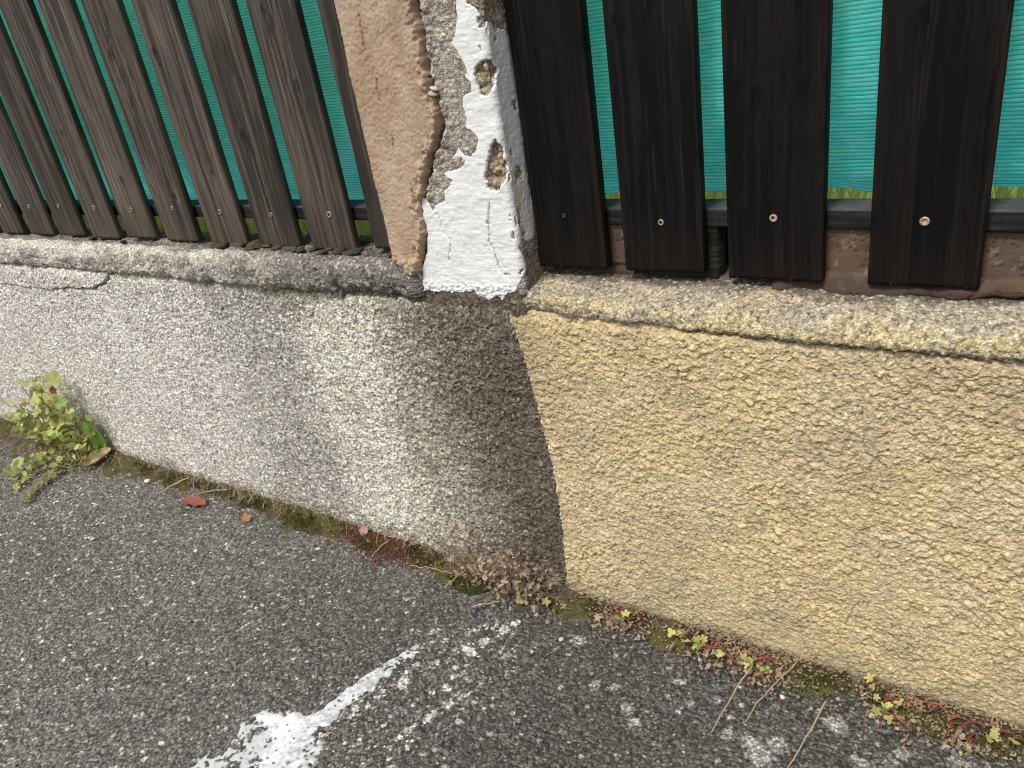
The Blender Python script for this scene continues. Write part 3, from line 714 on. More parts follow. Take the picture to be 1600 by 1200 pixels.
# core
us = np.concatenate([np.linspace(-1.09, -0.95, 8)[:-1], np.arange(-0.95, -0.60, 0.0016), np.linspace(-0.595, -0.52, 6)])
zs = np.concatenate([np.arange(0.60, 1.17, 0.0018), np.linspace(1.2, 1.75, 8)])
U, Z = np.meshgrid(us, zs, indexing='ij')
hm = hole_mask(U, Z, 2)
a1, a2, ia = worley(U / 0.0065, Z / 0.0065, 311)
b1, b2, ib = worley(U / 0.014, Z / 0.012, 313)
h = -0.001 + 0.0022 * np.sqrt(np.clip(1 - (a1 / 0.7) ** 2, 0, 1)) * (0.3 + 0.9 * ia) + 0.0018 * fbm(U / 0.03, Z / 0.03, 4, 315)
sd = line_dist(U, Z, SEAM)
near = sstep(0.030, 0.006, sd)
pm = blur(in_poly(U, Z, WHITE).astype(float), 3)
h += near * 0.0085 * np.sqrt(np.clip(1 - (b1 / 0.7) ** 2, 0, 1)) * ib * (1 - 0.85 * pm)
h -= 0.022 * sstep(0.009, 0.002, sd + 0.003 * fbm(U / 0.008, Z / 0.008, 2, 317))
dz = hsh(np.floor(b1 * 0), np.floor(b1 * 0), 1)
h -= hm * (0.012 - 0.009 * np.sqrt(np.clip(1 - (b1 / 0.75) ** 2, 0, 1)) * (0.3 + ib))
pm = blur(in_poly(U, Z, WHITE).astype(float), 3)
h -= 0.0020 * pm * (1 - hm)
hl = np.hypot(U + 0.829, Z - 0.868)
h -= 0.014 * sstep(0.0085, 0.004, hl)
base_dark = sstep(0.668, 0.645, Z + 0.008 * fbm(U / 0.02, Z / 0.02, 3, 319))
h += base_dark * 0.003 * fbm(U / 0.012, Z / 0.012, 3, 321)
c = mixc(np.array([0.44, 0.385, 0.325]), np.array([0.36, 0.315, 0.265]), sstep(-0.2, 0.25, fbm(U / 0.05, Z / 0.05, 3, 323)))
c = c * lerp(0.72, 1.28, ia)[..., None]
c = mixc(c, np.array([0.56, 0.52, 0.46]), (ia > 0.93) * 0.5)
top = sstep(1.06, 1.085, Z + 0.01 * fbm(U / 0.02, Z / 0.02, 2, 325)) * sstep(-0.735, -0.715, U)
c = mixc(c, np.array([0.26, 0.205, 0.13]), top * 0.8)
hc = mixc(np.array([0.40, 0.325, 0.22]), np.array([0.26, 0.20, 0.13]), ib) * lerp(0.7, 1.4, ia)[..., None]
hc = mixc(hc, np.array([0.50, 0.44, 0.31]), (ib > 0.8) * 0.6)
c = mixc(c, hc, hm)
c = mixc(c, np.array([0.125, 0.105, 0.078]) * lerp(0.7, 1.5, ia)[..., None], base_dark)
c = mixc(c, np.array([0.16, 0.13, 0.095]), sstep(-0.676, -0.668, U) * sstep(0.76, 0.70, Z) * 0.7)
sheet('masonry_core', sub(pillar_points(U, Z, h), pillar), c, M_CONCRETE, pillar)

# white paint skin, broken where it has flaked off
us = np.arange(-0.906, -0.615, 0.00105); zs = np.arange(0.615, 1.15, 0.00105)
U, Z = np.meshgrid(us, zs, indexing='ij')
ju = U + 0.0035 * fbm(U / 0.012, Z / 0.012, 4, 331); jz = Z + 0.0035 * fbm(U / 0.012, Z / 0.012, 4, 333)
m = in_poly(ju, jz, WHITE)
m &= ~(in_poly(U + 0.007 * fbm(U / 0.014, Z / 0.014, 4, 301), Z + 0.007 * fbm(U / 0.014, Z / 0.014, 4, 303), HOLE_A)
       | in_poly(U + 0.007 * fbm(U / 0.014, Z / 0.014, 4, 301), Z + 0.007 * fbm(U / 0.014, Z / 0.014, 4, 303), HOLE_B))
for k, (cx, cz, r) in enumerate(CHIPS):
    m &= np.hypot(ju + 0.006 * fbm(U / 0.006, Z / 0.006, 2, 335) - cx, (jz - cz) * 0.7) > r * (0.8 if cx < -0.69 else 1.1)
for ck, wd in ((CRACK_A, 0.0007), (CRACK_B, 0.0011)):
    d = line_dist(U + 0.0022 * fbm(U / 0.012, Z / 0.012, 3, 337), Z + 0.0022 * fbm(U / 0.012, Z / 0.012, 3, 339), ck)
    m &= d > wd * (0.55 + 0.7 * np.clip(vnoise(U / 0.01, Z / 0.01, 341) + 0.4, 0, 1))
side = sstep(-0.684, -0.676, U)
flk = fbm(U / 0.010, Z / 0.022, 4, 343)
m &= ~((flk > 0.33) & (side > 0.5) & (Z < 0.86))
m &= ~((flk > 0.52) & (side > 0.5))
mf = blur(m.astype(float), 1)
bot = sstep(0.668, 0.655, Z + 0.003 * vnoise(U / 0.01, Z / 0.01, 345))
cb1, cb2, cib = worley(U / 0.006, Z / 0.005, 347)
core_h = -0.001 + 0.0018 * fbm(U / 0.03, Z / 0.03, 4, 315)
h = core_h + 0.0020 + 0.0005 * fbm(U / 0.03, Z / 0.0045, 3, 349) + 0.0006 * fbm(U / 0.008, Z / 0.006, 3, 351)
h += bot * (0.0030 * np.sqrt(np.clip(1 - (cb1 / 0.75) ** 2, 0, 1)) * cib + 0.0015 * fbm(U / 0.004, Z / 0.004, 2, 353))
edge = 1 - blur(m.astype(float), 4)
h += 0.0005 * sstep(0.1, 0.45, edge)            # edges of the skin curl outwards
h -= (1 - mf) ** 1.0 * 0.0056
c = np.array([0.78, 0.78, 0.765]) * (1 - 0.05 * np.clip(fbm(U / 0.03, Z / 0.03, 3, 355), 0, 1))[..., None]
c = mixc(c, np.array([0.74, 0.74, 0.725]), side * 0.5)
c = mixc(c, np.array([0.56, 0.43, 0.20]), side * sstep(0.15, 0.35, fbm(U / 0.008, Z / 0.09, 3, 357)) * sstep(0.90, 0.80, Z) * 0.6)
c = mixc(c, np.array([0.36, 0.34, 0.31]), bot * (cib < 0.22) * 0.6)
c = mixc(c, np.array([0.45, 0.43, 0.40]), sstep(0.40, 0.75, 1 - mf) * 0.6)
keep = (m[:-1, :-1] | m[1:, 1:] | m[1:, :-1] | m[:-1, 1:])
sheet('white_paint_layer', sub(pillar_points(U, Z, h), pillar), c, M_PAINT, pillar, keep=keep)

# brown render left of the crack
us = np.concatenate([np.linspace(-1.08, -0.965, 8)[:-1], np.arange(-0.965, -0.775, 0.0014)])
zs = np.concatenate([np.arange(0.664, 1.16, 0.0015), np.linspace(1.18, 1.75, 6)])
U, Z = np.meshgrid(us, zs, indexing='ij')
ju = U + 0.0045 * fbm(U / 0.010, Z / 0.010, 4, 361); jz = Z + 0.0035 * fbm(U / 0.010, Z / 0.010, 3, 363)
poly = [(-1.2, 1.9)] + [(p[0], p[1]) if i else (p[0], 1.9) for i, p in enumerate(SEAM)] + [(-0.893, 0.683), (-0.905, 0.672), (-0.918, 0.674), (-0.930, 0.690), (-1.2, 0.690)]
m = in_poly(ju, jz, poly)
mf = blur(m.astype(float), 2); dome = blur(m.astype(float), 7)
b1, b2, ib = worley(U / 0.013, Z / 0.012, 365)
lowz = sstep(0.715, 0.695, Z + 0.01 * fbm(U / 0.02, Z / 0.02, 2, 367))
sdm = line_dist(U, Z, SEAM)
h = 0.0045 + 0.0032 * fbm(U / 0.06, Z / 0.10, 3, 369) + 0.0010 * fbm(U / 0.010, Z / 0.010, 4, 371) + 0.0007 * vnoise(U / 0.0035, Z / 0.0035, 372) + 0.006 * sstep(0.4, 1.0, dome)
h += lowz * 0.008 * (np.sqrt(np.clip(1 - (b1 / 0.72) ** 2, 0, 1)) - 0.35)
nearm = sstep(0.022, 0.004, sdm)
h += nearm * (0.0012 * (np.sqrt(np.clip(1 - (b1 / 0.7) ** 2, 0, 1)) * ib - 0.2) + 0.010 * fbm(U / 0.012, Z / 0.012, 4, 376))
for off, zz, ln in ((-0.900, 1.07, 0.05), (-0.893, 0.985, 0.035), (-0.866, 0.81, 0.05), (-0.885, 0.90, 0.02)):
    d = np.abs(U - off - 0.003 * fbm(Z / 0.01, Z * 0, 3, 373)) + np.clip(np.abs(Z - zz) - ln / 2, 0, 1)
    h -= 0.0035 * sstep(0.0022, 0.0006, d)
h -= (1 - mf) * 0.016
c = mixc(np.array([0.45, 0.335, 0.235]), np.array([0.38, 0.265, 0.175]), sstep(-0.25, 0.3, fbm(U / 0.05, Z / 0.12, 3, 375)))
c = mixc(c, np.array([0.47, 0.40, 0.32]), sstep(0.0, 0.5, fbm(U / 0.03, Z / 0.07, 5, 377)) * 0.45)
c = mixc(c, np.array([0.42, 0.33, 0.22]), nearm * 0.4 * ib)
c = mixc(c, np.array([0.30, 0.21, 0.145]), lowz * sstep(0.25, 0.05, b2 - b1) * 0.5)
keep = (m[:-1, :-1] | m[1:, 1:] | m[1:, :-1] | m[:-1, 1:])
sheet('brown_render', sub(pillar_points(U, Z, h), pillar), c, M_RENDER, pillar, keep=keep)

for (px, pz, r) in ((-0.7885, 0.972, 0.0068), (-0.7830, 0.979, 0.0062), (-0.800, 1.035, 0.004), (-0.752, 1.05, 0.004)):
    o = link('pebble', lumps[1] if r > 0.0065 else lumps[3], None, pillar)
    o.location = Vector((px, -0.0065 if r > 0.005 else -0.001, pz)) - local(pillar); o.scale = (r * 1.15, r * 0.9, r * 0.85)
    o.rotation_euler = (0.4, 0.3, 0.5)
    o.data = o.data.copy(); o.data.materials.clear(); o.data.materials.append(M_PEBBLE)

# ---------------------------------------------------------------- fences
KNOTS = {}
def slat_mesh(w, z0, z1, seed, c1, c2, edge_c, knots=(), groove=1.0, t=0.018):
    rnd = np.random.default_rng(seed)
    r = 0.003; hw = w / 2
    uf = np.linspace(-hw + r, hw - r, 54)
    ring = [(-hw, t)] + [(-hw, t * 0.5)] + [(-hw, r)] + [(-hw + r * 0.3, r * 0.3)]
    ring += [(u, 0.0) for u in uf] + [(hw - r * 0.3, r * 0.3), (hw, r), (hw, t * 0.5), (hw, t)]
    ring = np.array(ring)
    z = np.concatenate([np.arange(z0, 1.235, 0.0052), np.linspace(1.25, z1, 5)])
    A, Zm = np.meshgrid(ring[:, 0], z, indexing='ij')
    Yd = np.broadcast_to(ring[:, 1][:, None], A.shape).copy()
    ox = rnd.uniform(0, 50)
    gx = A + 0.010 * fbm(Zm / 0.35 + ox, A / 0.12, 2, seed)
    for (ka, kz, kr) in knots:
        d2 = ((A - ka) / kr) ** 2 + ((Zm - kz) / (kr * 1.9)) ** 2
        gx = gx + (A - ka) * -0.55 * np.exp(-d2 * 0.5)
    fine = vnoise((gx + ox) / 0.0036, Zm / 0.16 + ox, seed + 1)
    med = vnoise((gx + ox) / 0.0085, Zm / 0.35 + ox, seed + 2)
    gv = sstep(-0.1, 0.35, vnoise((gx + ox) / 0.03, Zm / 0.5, seed + 3))      # zones with deep grooves
    front = (Yd < 0.0015)
    gr = np.clip(np.abs(fine) * -3.2 + 1.0, 0, 1)
    h = -groove * (0.0011 * gr * gv + 0.0006 * np.clip(-med, 0, 1)) + 0.0010 * fbm(A / 0.06, Zm / 0.12, 2, seed + 4)
    kk = np.zeros(A.shape)
    for (ka, kz, kr) in knots:
        d = np.sqrt(((A - ka) / kr) ** 2 + ((Zm - kz) / (kr * 1.5)) ** 2) + 0.25 * fbm(A / 0.006, Zm / 0.006, 2, seed + 9)
        kk = np.maximum(kk, sstep(1.0, 0.55, d))
        h = h + 0.0012 * sstep(1.6, 0.6, d) - 0.0015 * sstep(0.5, 0.2, d)
    Yd = Yd - np.where(front, h, 0)
    bt = sstep(0.02, 0.0, Zm - z0)
    Zj = Zm + bt * 0.0022 * fbm(A / 0.02, A * 0 + seed, 3, seed + 5)
    P = np.stack([A, Yd, Zj], -1)
    c1 = np.array(c1); c2 = np.array(c2)
    tmix = sstep(-0.45, 0.45, 0.55 * fine + 0.5 * med + 0.8 * fbm(A / 0.05, Zm / 0.30 + ox, 3, seed + 6))
    c = mixc(c1, c2, tmix)
    c = c * (1 - 0.38 * gr * gv)[..., None]
    streak = sstep(0.45, 0.8, vnoise((gx + ox) / 0.0022, Zm / 0.22 + ox, seed + 21)) * sstep(-0.1, 0.3, vnoise((gx + ox) / 0.02, Zm / 0.25, seed + 23))
    c = mixc(c, c1 * 2.0, streak * 0.8)
    crk = sstep(0.93, 0.98, vnoise((gx + ox) / 0.0060, Zm / 0.6 + ox, seed + 25))
    c = mixc(c, c * 0.45, kk)
    el = sstep(0.010, 0.002, np.abs(np.abs(A) - hw)) * sstep(0.0, 0.35, fbm(Zm / 0.10 + ox, A * 0, 3, seed + 7) + 0.15)
    c = mixc(c, np.array(edge_c), el * 0.65)
    low = sstep(0.10, 0.0, Zm - z0 + 0.06 * fbm(A / 0.02, Zm / 0.1, 3, seed + 8))
    c = mixc(c, np.array(edge_c), low * 0.30)
    nu, nv = A.shape
    V = P.reshape(-1, 3); qd = [grid_quads(nu, nv)]
    j = np.arange(nv - 1)
    i0, i1 = 0, (nu - 1) * nv
    qd.append(np.stack([i1 + j, i0 + j, i0 + j + 1, i1 + j + 1], -1))
    # end grain at the foot
    V = np.concatenate([V, [[0, t * 0.6, z0 + 0.0005]]]); cc = np.concatenate([c.reshape(-1, 3), [np.array(edge_c) * 0.6]])
    rim = np.arange(nu) * nv; nx_ = np.roll(rim, -1)
    foot = np.stack([np.full(nu, len(V) - 1), nx_, rim], 1)
    return np_mesh('slat', V, np.concatenate(qd), cc, tris=foot)

def screw_meshes():
    n = 20; a = np.linspace(0, 2 * np.pi, n + 1)[:-1]
    rings = [(0.0, 0.0), (0.0030, 0.0), (0.0034, -0.0010), (0.0056, -0.0006), (0.0060, 0.0006)]
    V = []; Q = []
    for (r, y) in rings[1:]:
        V += [(r * math.cos(t), y, r * math.sin(t)) for t in a]
    for k in range(len(rings) - 2):
        for i in range(n):
            Q.append((k * n + i, k * n + (i + 1) % n, (k + 1) * n + (i + 1) % n, (k + 1) * n + i))
    return np_mesh('screw', V, np.array(Q)), None
scr_me, _ = screw_meshes()
_n = 12; _a = np.linspace(0, 2 * np.pi, _n + 1)[:-1]
rec_me = np_mesh('screw_recess', np.array([(0, 0.0014, 0)] + [(0.0032 * math.cos(t), 0.0003, 0.0032 * math.sin(t)) for t in _a]), None,
                 None, True, tris=np.array([(0, 1 + i, 1 + (i + 1) % _n) for i in range(_n)]))
both = bpy.data.meshes.new('screw')
def merged_screw():
    v1 = np.array([v.co for v in scr_me.vertices]); v2 = np.array([v.co for v in rec_me.vertices])
    q = np.array([p.vertices[:] for p in scr_me.polygons]); t = np.array([p.vertices[:] for p in rec_me.polygons]) + len(v1)
    me = np_mesh('screw', np.concatenate([v1, v2]), q, None, True, tris=t)
    me.materials.append(M_SCREW); me.materials.append(M_SLOT)
    idx = np.zeros(len(me.polygons), np.int32); idx[len(q):] = 1
    me.polygons.foreach_set('material_index', idx)
    return me
SCREW = merged_screw()
def recoloured(recess, ring=None):
    me = SCREW.copy(); me.materials[1] = recess
    if ring: me.materials[0] = ring
    return me
M_PALE = mat_plain('pale_filled_screw', (0.55, 0.42, 0.30), 0.7, 0.3, rgb2=(0.35, 0.22, 0.15), scale=400)
M_RUSTY = mat_plain('dull_screw', (0.12, 0.10, 0.07), 0.7, 0.3, rgb2=(0.05, 0.04, 0.03), scale=400)

def box_rail(x0, x1, y0, y1, z0, z1, seed, c1, c2, step=0.004):
    pr = [(y1, z0, 4), (y0, z0, 1), (y0, z1, 1), (y1, z1, 4), (y1, z0 + 0.0001, 4)]
    q, n, s = profile(pr, 0.0025, 0)
    xs = np.arange(x0, x1, step)
    X, S = np.meshgrid(xs, s, indexing='ij')
    YQ = np.broadcast_to(q[:, 0], X.shape); ZQ = np.broadcast_to(q[:, 1], X.shape)
    g = vnoise(X / 0.2, S / 0.003, seed)
    h = 0.0008 * g + 0.0015 * fbm(X / 0.08, S / 0.03, 3, seed + 1)
    P = np.stack([X, YQ + n[:, 0] * h, ZQ + n[:, 1] * h], -1)
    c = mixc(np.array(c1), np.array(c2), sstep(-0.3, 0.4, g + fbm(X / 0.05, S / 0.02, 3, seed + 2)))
    lit_top = np.broadcast_to(sstep(0.5, 0.9, n[:, 1]), X.shape) * (0.7 + 0.5 * fbm(X / 0.04, S / 0.02, 3, seed + 3))
    c = mixc(c, np.array([0.10, 0.096, 0.094]), np.clip(lit_top, 0, 1))  # up-facing sides painted lighter, as the light from above shows them
    return P, c

def make_fence(name, label, slats, x0, x1, c1, c2, edge_c, zb, groove, seed, screws, wood, thick):
    f = thing(name, label, 'fence', (slats[0][0], 0.06, 0.69))
    loc = local(f)
    rnd = random.Random(seed)
    for i, (xl, w, knots) in enumerate(slats):
        z0 = zb + rnd.uniform(-0.004, 0.004)
        kn = list(knots)
        if not kn and rnd.random() < 0.7:
            kn.append((rnd.uniform(-0.03, 0.03), rnd.uniform(0.85, 1.15), rnd.uniform(0.005, 0.008)))
        k = rnd.uniform(0.72, 1.22)
        me = slat_mesh(w, z0, 1.34, seed * 100 + i * 13, [a * k for a in c1], [a * k for a in c2], edge_c, kn, groove, thick)
        o = link('slat', me, wood, f)
        o.location = Vector((xl + w / 2, 0.050 + rnd.uniform(-0.0012, 0.0012), 0)) - loc
        ang = rnd.uniform(-0.003, 0.003)
        o.rotation_euler = (0, ang, 0)
        if i in screws:
            sc = link('screw', SCREW, None, o)
            sc.location = (screws[i][0] - xl - w / 2, -0.0008, screws[i][1])
            f_ = screws[i][2] if len(screws[i]) > 2 else rnd.uniform(0.8, 1.1)
            sc.scale = (f_, 1, f_)
            sc.rotation_euler = (0, rnd.uniform(0, 3), 0)
            if len(screws[i]) > 3:
                sc.data = screws[i][3]
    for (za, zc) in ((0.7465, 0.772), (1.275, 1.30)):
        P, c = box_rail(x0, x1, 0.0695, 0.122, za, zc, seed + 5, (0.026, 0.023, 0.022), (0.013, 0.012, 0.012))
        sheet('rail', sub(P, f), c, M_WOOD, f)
    return f

LEFT = [-2.80, -2.645, -2.485, -2.328, -2.172, -2.016, -1.857, -1.697, -1.530, -1.368, -1.209, -1.037]
lk = {10: [(0.015, 1.00, 0.010), (-0.02, 1.13, 0.006)], 9: [(-0.012, 0.92, 0.011)], 7: [(-0.02, 1.10, 0.011), (0.025, 0.80, 0.006)], 8: [(0.02, 0.85, 0.006), (-0.035, 1.09, 0.010)], 6: [(0.01, 0.84, 0.009)], 11: [(0.0, 0.745, 0.005)]}
ls = {2: (-2.429, 0.776), 3: (-2.277, 0.774), 4: (-2.122, 0.777), 5: (-1.960, 0.772), 6: (-1.801, 0.768), 7: (-1.637, 0.773), 8: (-1.470, 0.765), 9: (-1.310, 0.761), 10: (-1.141, 0.763), 11: (-0.980, 0.760)}
fence_l = make_fence('picket_fence', 'faded brown-grey vertical board fence standing on the grey coping', [(x - 0.003, 0.119, lk.get(i, ())) for i, x in enumerate(LEFT)],
                     -4.0, -0.945, (0.096, 0.077, 0.060), (0.034, 0.029, 0.025), (0.062, 0.052, 0.028), 0.695, 0.75, 3, ls, M_WOOD, 0.015)
RIGHT = [(-0.677, 0.123, [(0.005, 0.86, 0.006)]), (-0.520, 0.126, [(-0.045, 1.035, 0.009), (0.005, 1.05, 0.006)]), (-0.358, 0.130, [(-0.02, 0.93, 0.008), (0.035, 0.94, 0.006)]), (-0.171, 0.128, ()), (0.018, 0.128, ()), (0.195, 0.128, ()), (0.370, 0.128, ()), (0.546, 0.126, ()), (0.720, 0.128, ())]
rs = {0: (-0.620, 0.767, 0.5, recoloured(M_RUSTY, M_RUSTY)), 1: (-0.456, 0.758, 0.8), 2: (-0.293, 0.766, 0.9, recoloured(M_PALE, M_PALE)), 3: (-0.109, 0.764, 1.0, recoloured(M_PALE))}
fence_r = make_fence('picket_fence', 'near-black stained vertical board fence above the yellow wall', RIGHT, -0.66, 1.1,
                     (0.0085, 0.0070, 0.0063), (0.0022, 0.0024, 0.0032), (0.020, 0.012, 0.007), 0.681, 1.7, 9, rs, M_BLACK, 0.019)
# dark post stub behind the second black board
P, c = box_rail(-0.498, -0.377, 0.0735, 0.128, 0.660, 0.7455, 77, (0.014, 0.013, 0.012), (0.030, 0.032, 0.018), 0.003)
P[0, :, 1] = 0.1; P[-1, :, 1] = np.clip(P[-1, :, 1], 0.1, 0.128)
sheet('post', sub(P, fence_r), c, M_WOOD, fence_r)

# ---------------------------------------------------------------- green netting behind the boards
def netting(x0, x1, seed, label, zb, sag, ca, cb):
    zf = np.arange(zb, 1.17, 0.00078)
    z = np.concatenate([zf, np.linspace(1.18, 1.33, 15)])
    xs = np.arange(x0, x1, 0.012)
    X, Z = np.meshgrid(xs, z, indexing='ij')
    per = 0.0052
    zw = Z + 0.0007 * vnoise(X / 0.25, Z / 0.1, seed) + 0.0006 * vnoise(X / 0.03, Z / 0.02, seed + 1)
    ph = zw / per
    rib = np.abs(np.sin(np.pi * ph)) ** 0.7
    fade = sstep(1.19, 1.16, Z)
    belly = sag * np.sin(np.clip((Z - zb) / 0.30, 0, 1) * np.pi) * (0.5 + 0.5 * np.sin(X / 0.175 * 2 * np.pi + seed)) + 0.006 * fbm(X / 0.12, Z / 0.2, 2, seed + 3)
    curl = 0.016 * sstep(zb + 0.035, zb, Z) ** 2
    y = 0.146 - np.clip(belly, -0.01, 0.018) - 0.034 * sstep(zb + 0.03, zb + 0.14, Z) + curl - 0.0016 * rib * fade
    zo = Z + 0.006 * sstep(zb + 0.03, zb, Z) * vnoise(X / 0.06, X * 0, seed + 4)
    row = hsh(np.floor(ph), np.floor(X / 0.012), seed)
    c = mixc(np.array(ca), np.array(cb), row) * (1 + 0.12 * fbm(X / 0.1, Z / 0.06, 3, seed + 6))[..., None]
    thread = sstep(0.42, 0.14, np.abs(np.sin(np.pi * ph)))
    c = mixc(c, np.array([0.008, 0.22, 0.20]), thread * 0.78 * fade)
    o = sheet('privacy_screen', np.stack([X, y, zo], -1), c, M_NET, label=label, cat='privacy screen', kind='thing')
    return o
_nt = M_NET.node_tree
_b = _nt.nodes['Principled BSDF']
_tr = _nt.nodes.new('ShaderNodeBsdfTranslucent'); _ms = _nt.nodes.new('ShaderNodeMixShader'); _ms.inputs[0].default_value = 0.70
for l in list(_b.inputs['Base Color'].links):
    _nt.links.new(l.from_socket, _tr.inputs['Color'])
_nt.links.new(_b.outputs[0], _ms.inputs[1]); _nt.links.new(_tr.outputs[0], _ms.inputs[2])
_nt.links.new(_ms.outputs[0], _nt.nodes['Material Output'].inputs['Surface'])
netting(-4.0, -0.95, 3, 'turquoise green ribbed netting hung behind the faded brown fence', 0.757, 0.012, (0.14, 0.88, 0.84), (0.26, 0.94, 0.92))
netting(-0.655, 1.1, 8, 'turquoise green ribbed netting hung behind the black fence', 0.774, 0.012, (0.09, 0.82, 0.79), (0.21, 0.93, 0.90))

# ---------------------------------------------------------------- garden behind the fence
g = np_mesh('garden_ground', [(-30, 0.2, 0.60), (14, 0.2, 0.60), (14, 25, 0.62), (-30, 25, 0.62)], np.array([(0, 1, 2, 3)]))
link('garden_ground', g, M_GARDEN, kind='structure', label='grassy garden ground behind the fence')
V = []; TR = []
gx = np.concatenate([rng.uniform(-3.4, 0.6, 5200), rng.uniform(-3.4, 0.6, 2600)]); gy = np.concatenate([rng.uniform(0.26, 1.3, 5200), rng.uniform(0.20, 0.34, 2600)])
for i in range(len(gx)):
    L = rng.uniform(0.06, 0.17) * (1.35 if i >= 5200 else 1.0); a = rng.uniform(0, 6.28); w = rng.uniform(0.0022, 0.0045)
    dx, dy = math.cos(a), math.sin(a); ln = rng.uniform(0.1, 0.5) * L
    b = len(V)
    V += [(gx[i] - dy * w, gy[i] + dx * w, 0.595), (gx[i] + dy * w, gy[i] - dx * w, 0.595),
          (gx[i] + dx * ln * .35 - dy * w * .8, gy[i] + dy * ln * .35 + dx * w * .8, 0.595 + L * .6), (gx[i] + dx * ln * .35 + dy * w * .8, gy[i] + dy * ln * .35 - dx * w * .8, 0.595 + L * .6),
          (gx[i] + dx * ln, gy[i] + dy * ln, 0.595 + L)]
    TR += [(b, b + 1, b + 3), (b, b + 3, b + 2), (b + 2, b + 3, b + 4)]
link('grass', np_mesh('grass', V, None, None, True, tris=np.array(TR)), M_GRASS, kind='stuff', label='bright green lawn grass seen under the fence rail')

# ---------------------------------------------------------------- soil and moss along the foot of the wall
def strip_w(x):
    """width of the dirt strip in front of the wall"""
    w = np.interp(x, [-4, -2.75, -2.3, -2.1, -1.95, -1.75, -1.6, -1.4, -1.25, -1.05, -0.95, -0.80, -0.66, -0.55, -0.42, -0.30, -0.2, -0.1, 0.0, 0.3],
                  [0.10, 0.15, 0.10, 0.05, 0.055, 0.045, 0.05, 0.065, 0.06, 0.055, 0.06, 0.075, 0.055, 0.045, 0.05, 0.055, 0.035, 0.05, 0.045, 0.04])
    return w * (1.22 + 0.35 * sstep(-0.7, -0.4, x)) * (1 + 0.6 * fbm(x / 0.04, x * 0, 4, 401))
xs = np.concatenate([spaced(-1.3, -3.2, 0.0028, 0.006)[::-1][:-1], np.arange(-1.3, 0.25, 0.0028)])
ts = np.linspace(0, 1, 34)
X, TT = np.meshgrid(xs, ts, indexing='ij')
W = strip_w(X)
Y = 0.012 - (0.012 + W) * (1 - TT)
d = TT
bm = fbm(X / 0.035, Y / 0.035, 4, 403)
mo = sstep(-0.05, 0.25, fbm(X / 0.10, Y / 0.05, 3, 405) + 0.25 * np.exp(-((X + 1.50) / 0.16) ** 2) + 0.25 * np.exp(-((X + 0.88) / 0.06) ** 2) + 0.2 * np.exp(-((X + 0.25) / 0.2) ** 2) - 0.5 * np.exp(-((X + 1.17) / 0.10) ** 2))
Hh = -0.004 + 0.016 * sstep(0, 0.75, d) + 0.009 * bm * sstep(0.0, 0.3, d) + 0.006 * fbm(X / 0.008, Y / 0.008, 3, 407) + 0.004 * mo
Hh += 0.006 * fbm(X / 0.5, Y / 0.5, 2, 23)
c = mixc(np.array([0.085, 0.062, 0.042]), np.array([0.145, 0.115, 0.075]), sstep(-0.2, 0.3, fbm(X / 0.02, Y / 0.02, 3, 409)))
c = mixc(c, np.array([0.085, 0.080, 0.024]), mo * 0.85)
red = np.exp(-((X + 1.175) / 0.115) ** 4) * sstep(-0.3, 0.1, fbm(X / 0.02, Y / 0.02, 3, 411) + 0.25)
c = mixc(c, mixc(np.array([0.125, 0.042, 0.026]), np.array([0.075, 0.030, 0.022]), sstep(-0.2, 0.2, fbm(X / 0.006, Y / 0.006, 2, 413))), red)
sheet('soil', np.stack([X, Y, Hh], -1), c, M_SOIL, kind='stuff', label='dark soil and red-brown grit gathered along the foot of the wall')

def scatter_tufts(name, spots, mat, label, n_per=900, hmin=0.003, hmax=0.009):
    V = []; TR = []
    for (cx, cy, rx, ry, k) in spots:
        for _ in range(int(n_per * k)):
            r = math.sqrt(rng.random()); a = rng.uniform(0, 6.283)
            x = cx + rx * r * math.cos(a); y = min(cy + ry * r * math.sin(a), -0.002)
            z = ground_z(x, y) - 0.001 + 0.013 * (1 - r * r) * (0.7 + 0.5 * math.sin(x * 160) * math.sin(y * 190))
            L = rng.uniform(hmin, hmax); w = rng.uniform(0.0006, 0.0013); b = len(V)
            t = rng.uniform(0, 6.283); lx, ly = rng.normal(0, 0.45, 2) * L
            V += [(x - math.cos(t) * w, y - math.sin(t) * w, z), (x + math.cos(t) * w, y + math.sin(t) * w, z), (x + lx, y + ly, z + L)]
            TR.append((b, b + 1, b + 2))
    link(name, np_mesh(name, V, None, None, False, tris=np.array(TR)), mat, kind='stuff', label=label)
scatter_tufts('moss', [(-1.42, -0.032, 0.09, 0.035, 2.6), (-1.58, -0.018, 0.10, 0.022, 2.0), (-1.76, -0.018, 0.10, 0.02, 1.4), (-1.93, -0.02, 0.10, 0.022, 1.2),
                       (-1.03, -0.03, 0.05, 0.022, 1.0), (-0.895, -0.055, 0.055, 0.030, 2.0), (-0.50, -0.016, 0.05, 0.016, 1.2), (-0.385, -0.012, 0.06, 0.014, 1.4),
                       (-0.19, -0.018, 0.045, 0.022, 1.6), (-0.10, -0.018, 0.05, 0.022, 1.5), (-0.02, -0.030, 0.06, 0.03, 2.2), (0.08, -0.03, 0.06, 0.028, 1.6), (-2.75, -0.03, 0.25, 0.05, 2.0)]
              + [(xx_, -0.010 - 0.5 * abs(float(yy_)), 0.030, 0.020, 0.45) for xx_, yy_ in zip(rng.uniform(-2.2, 0.12, 46), rng.normal(0, 0.03, 46))],
              M_MOSS, 'dark olive moss cushions along the foot of the wall')
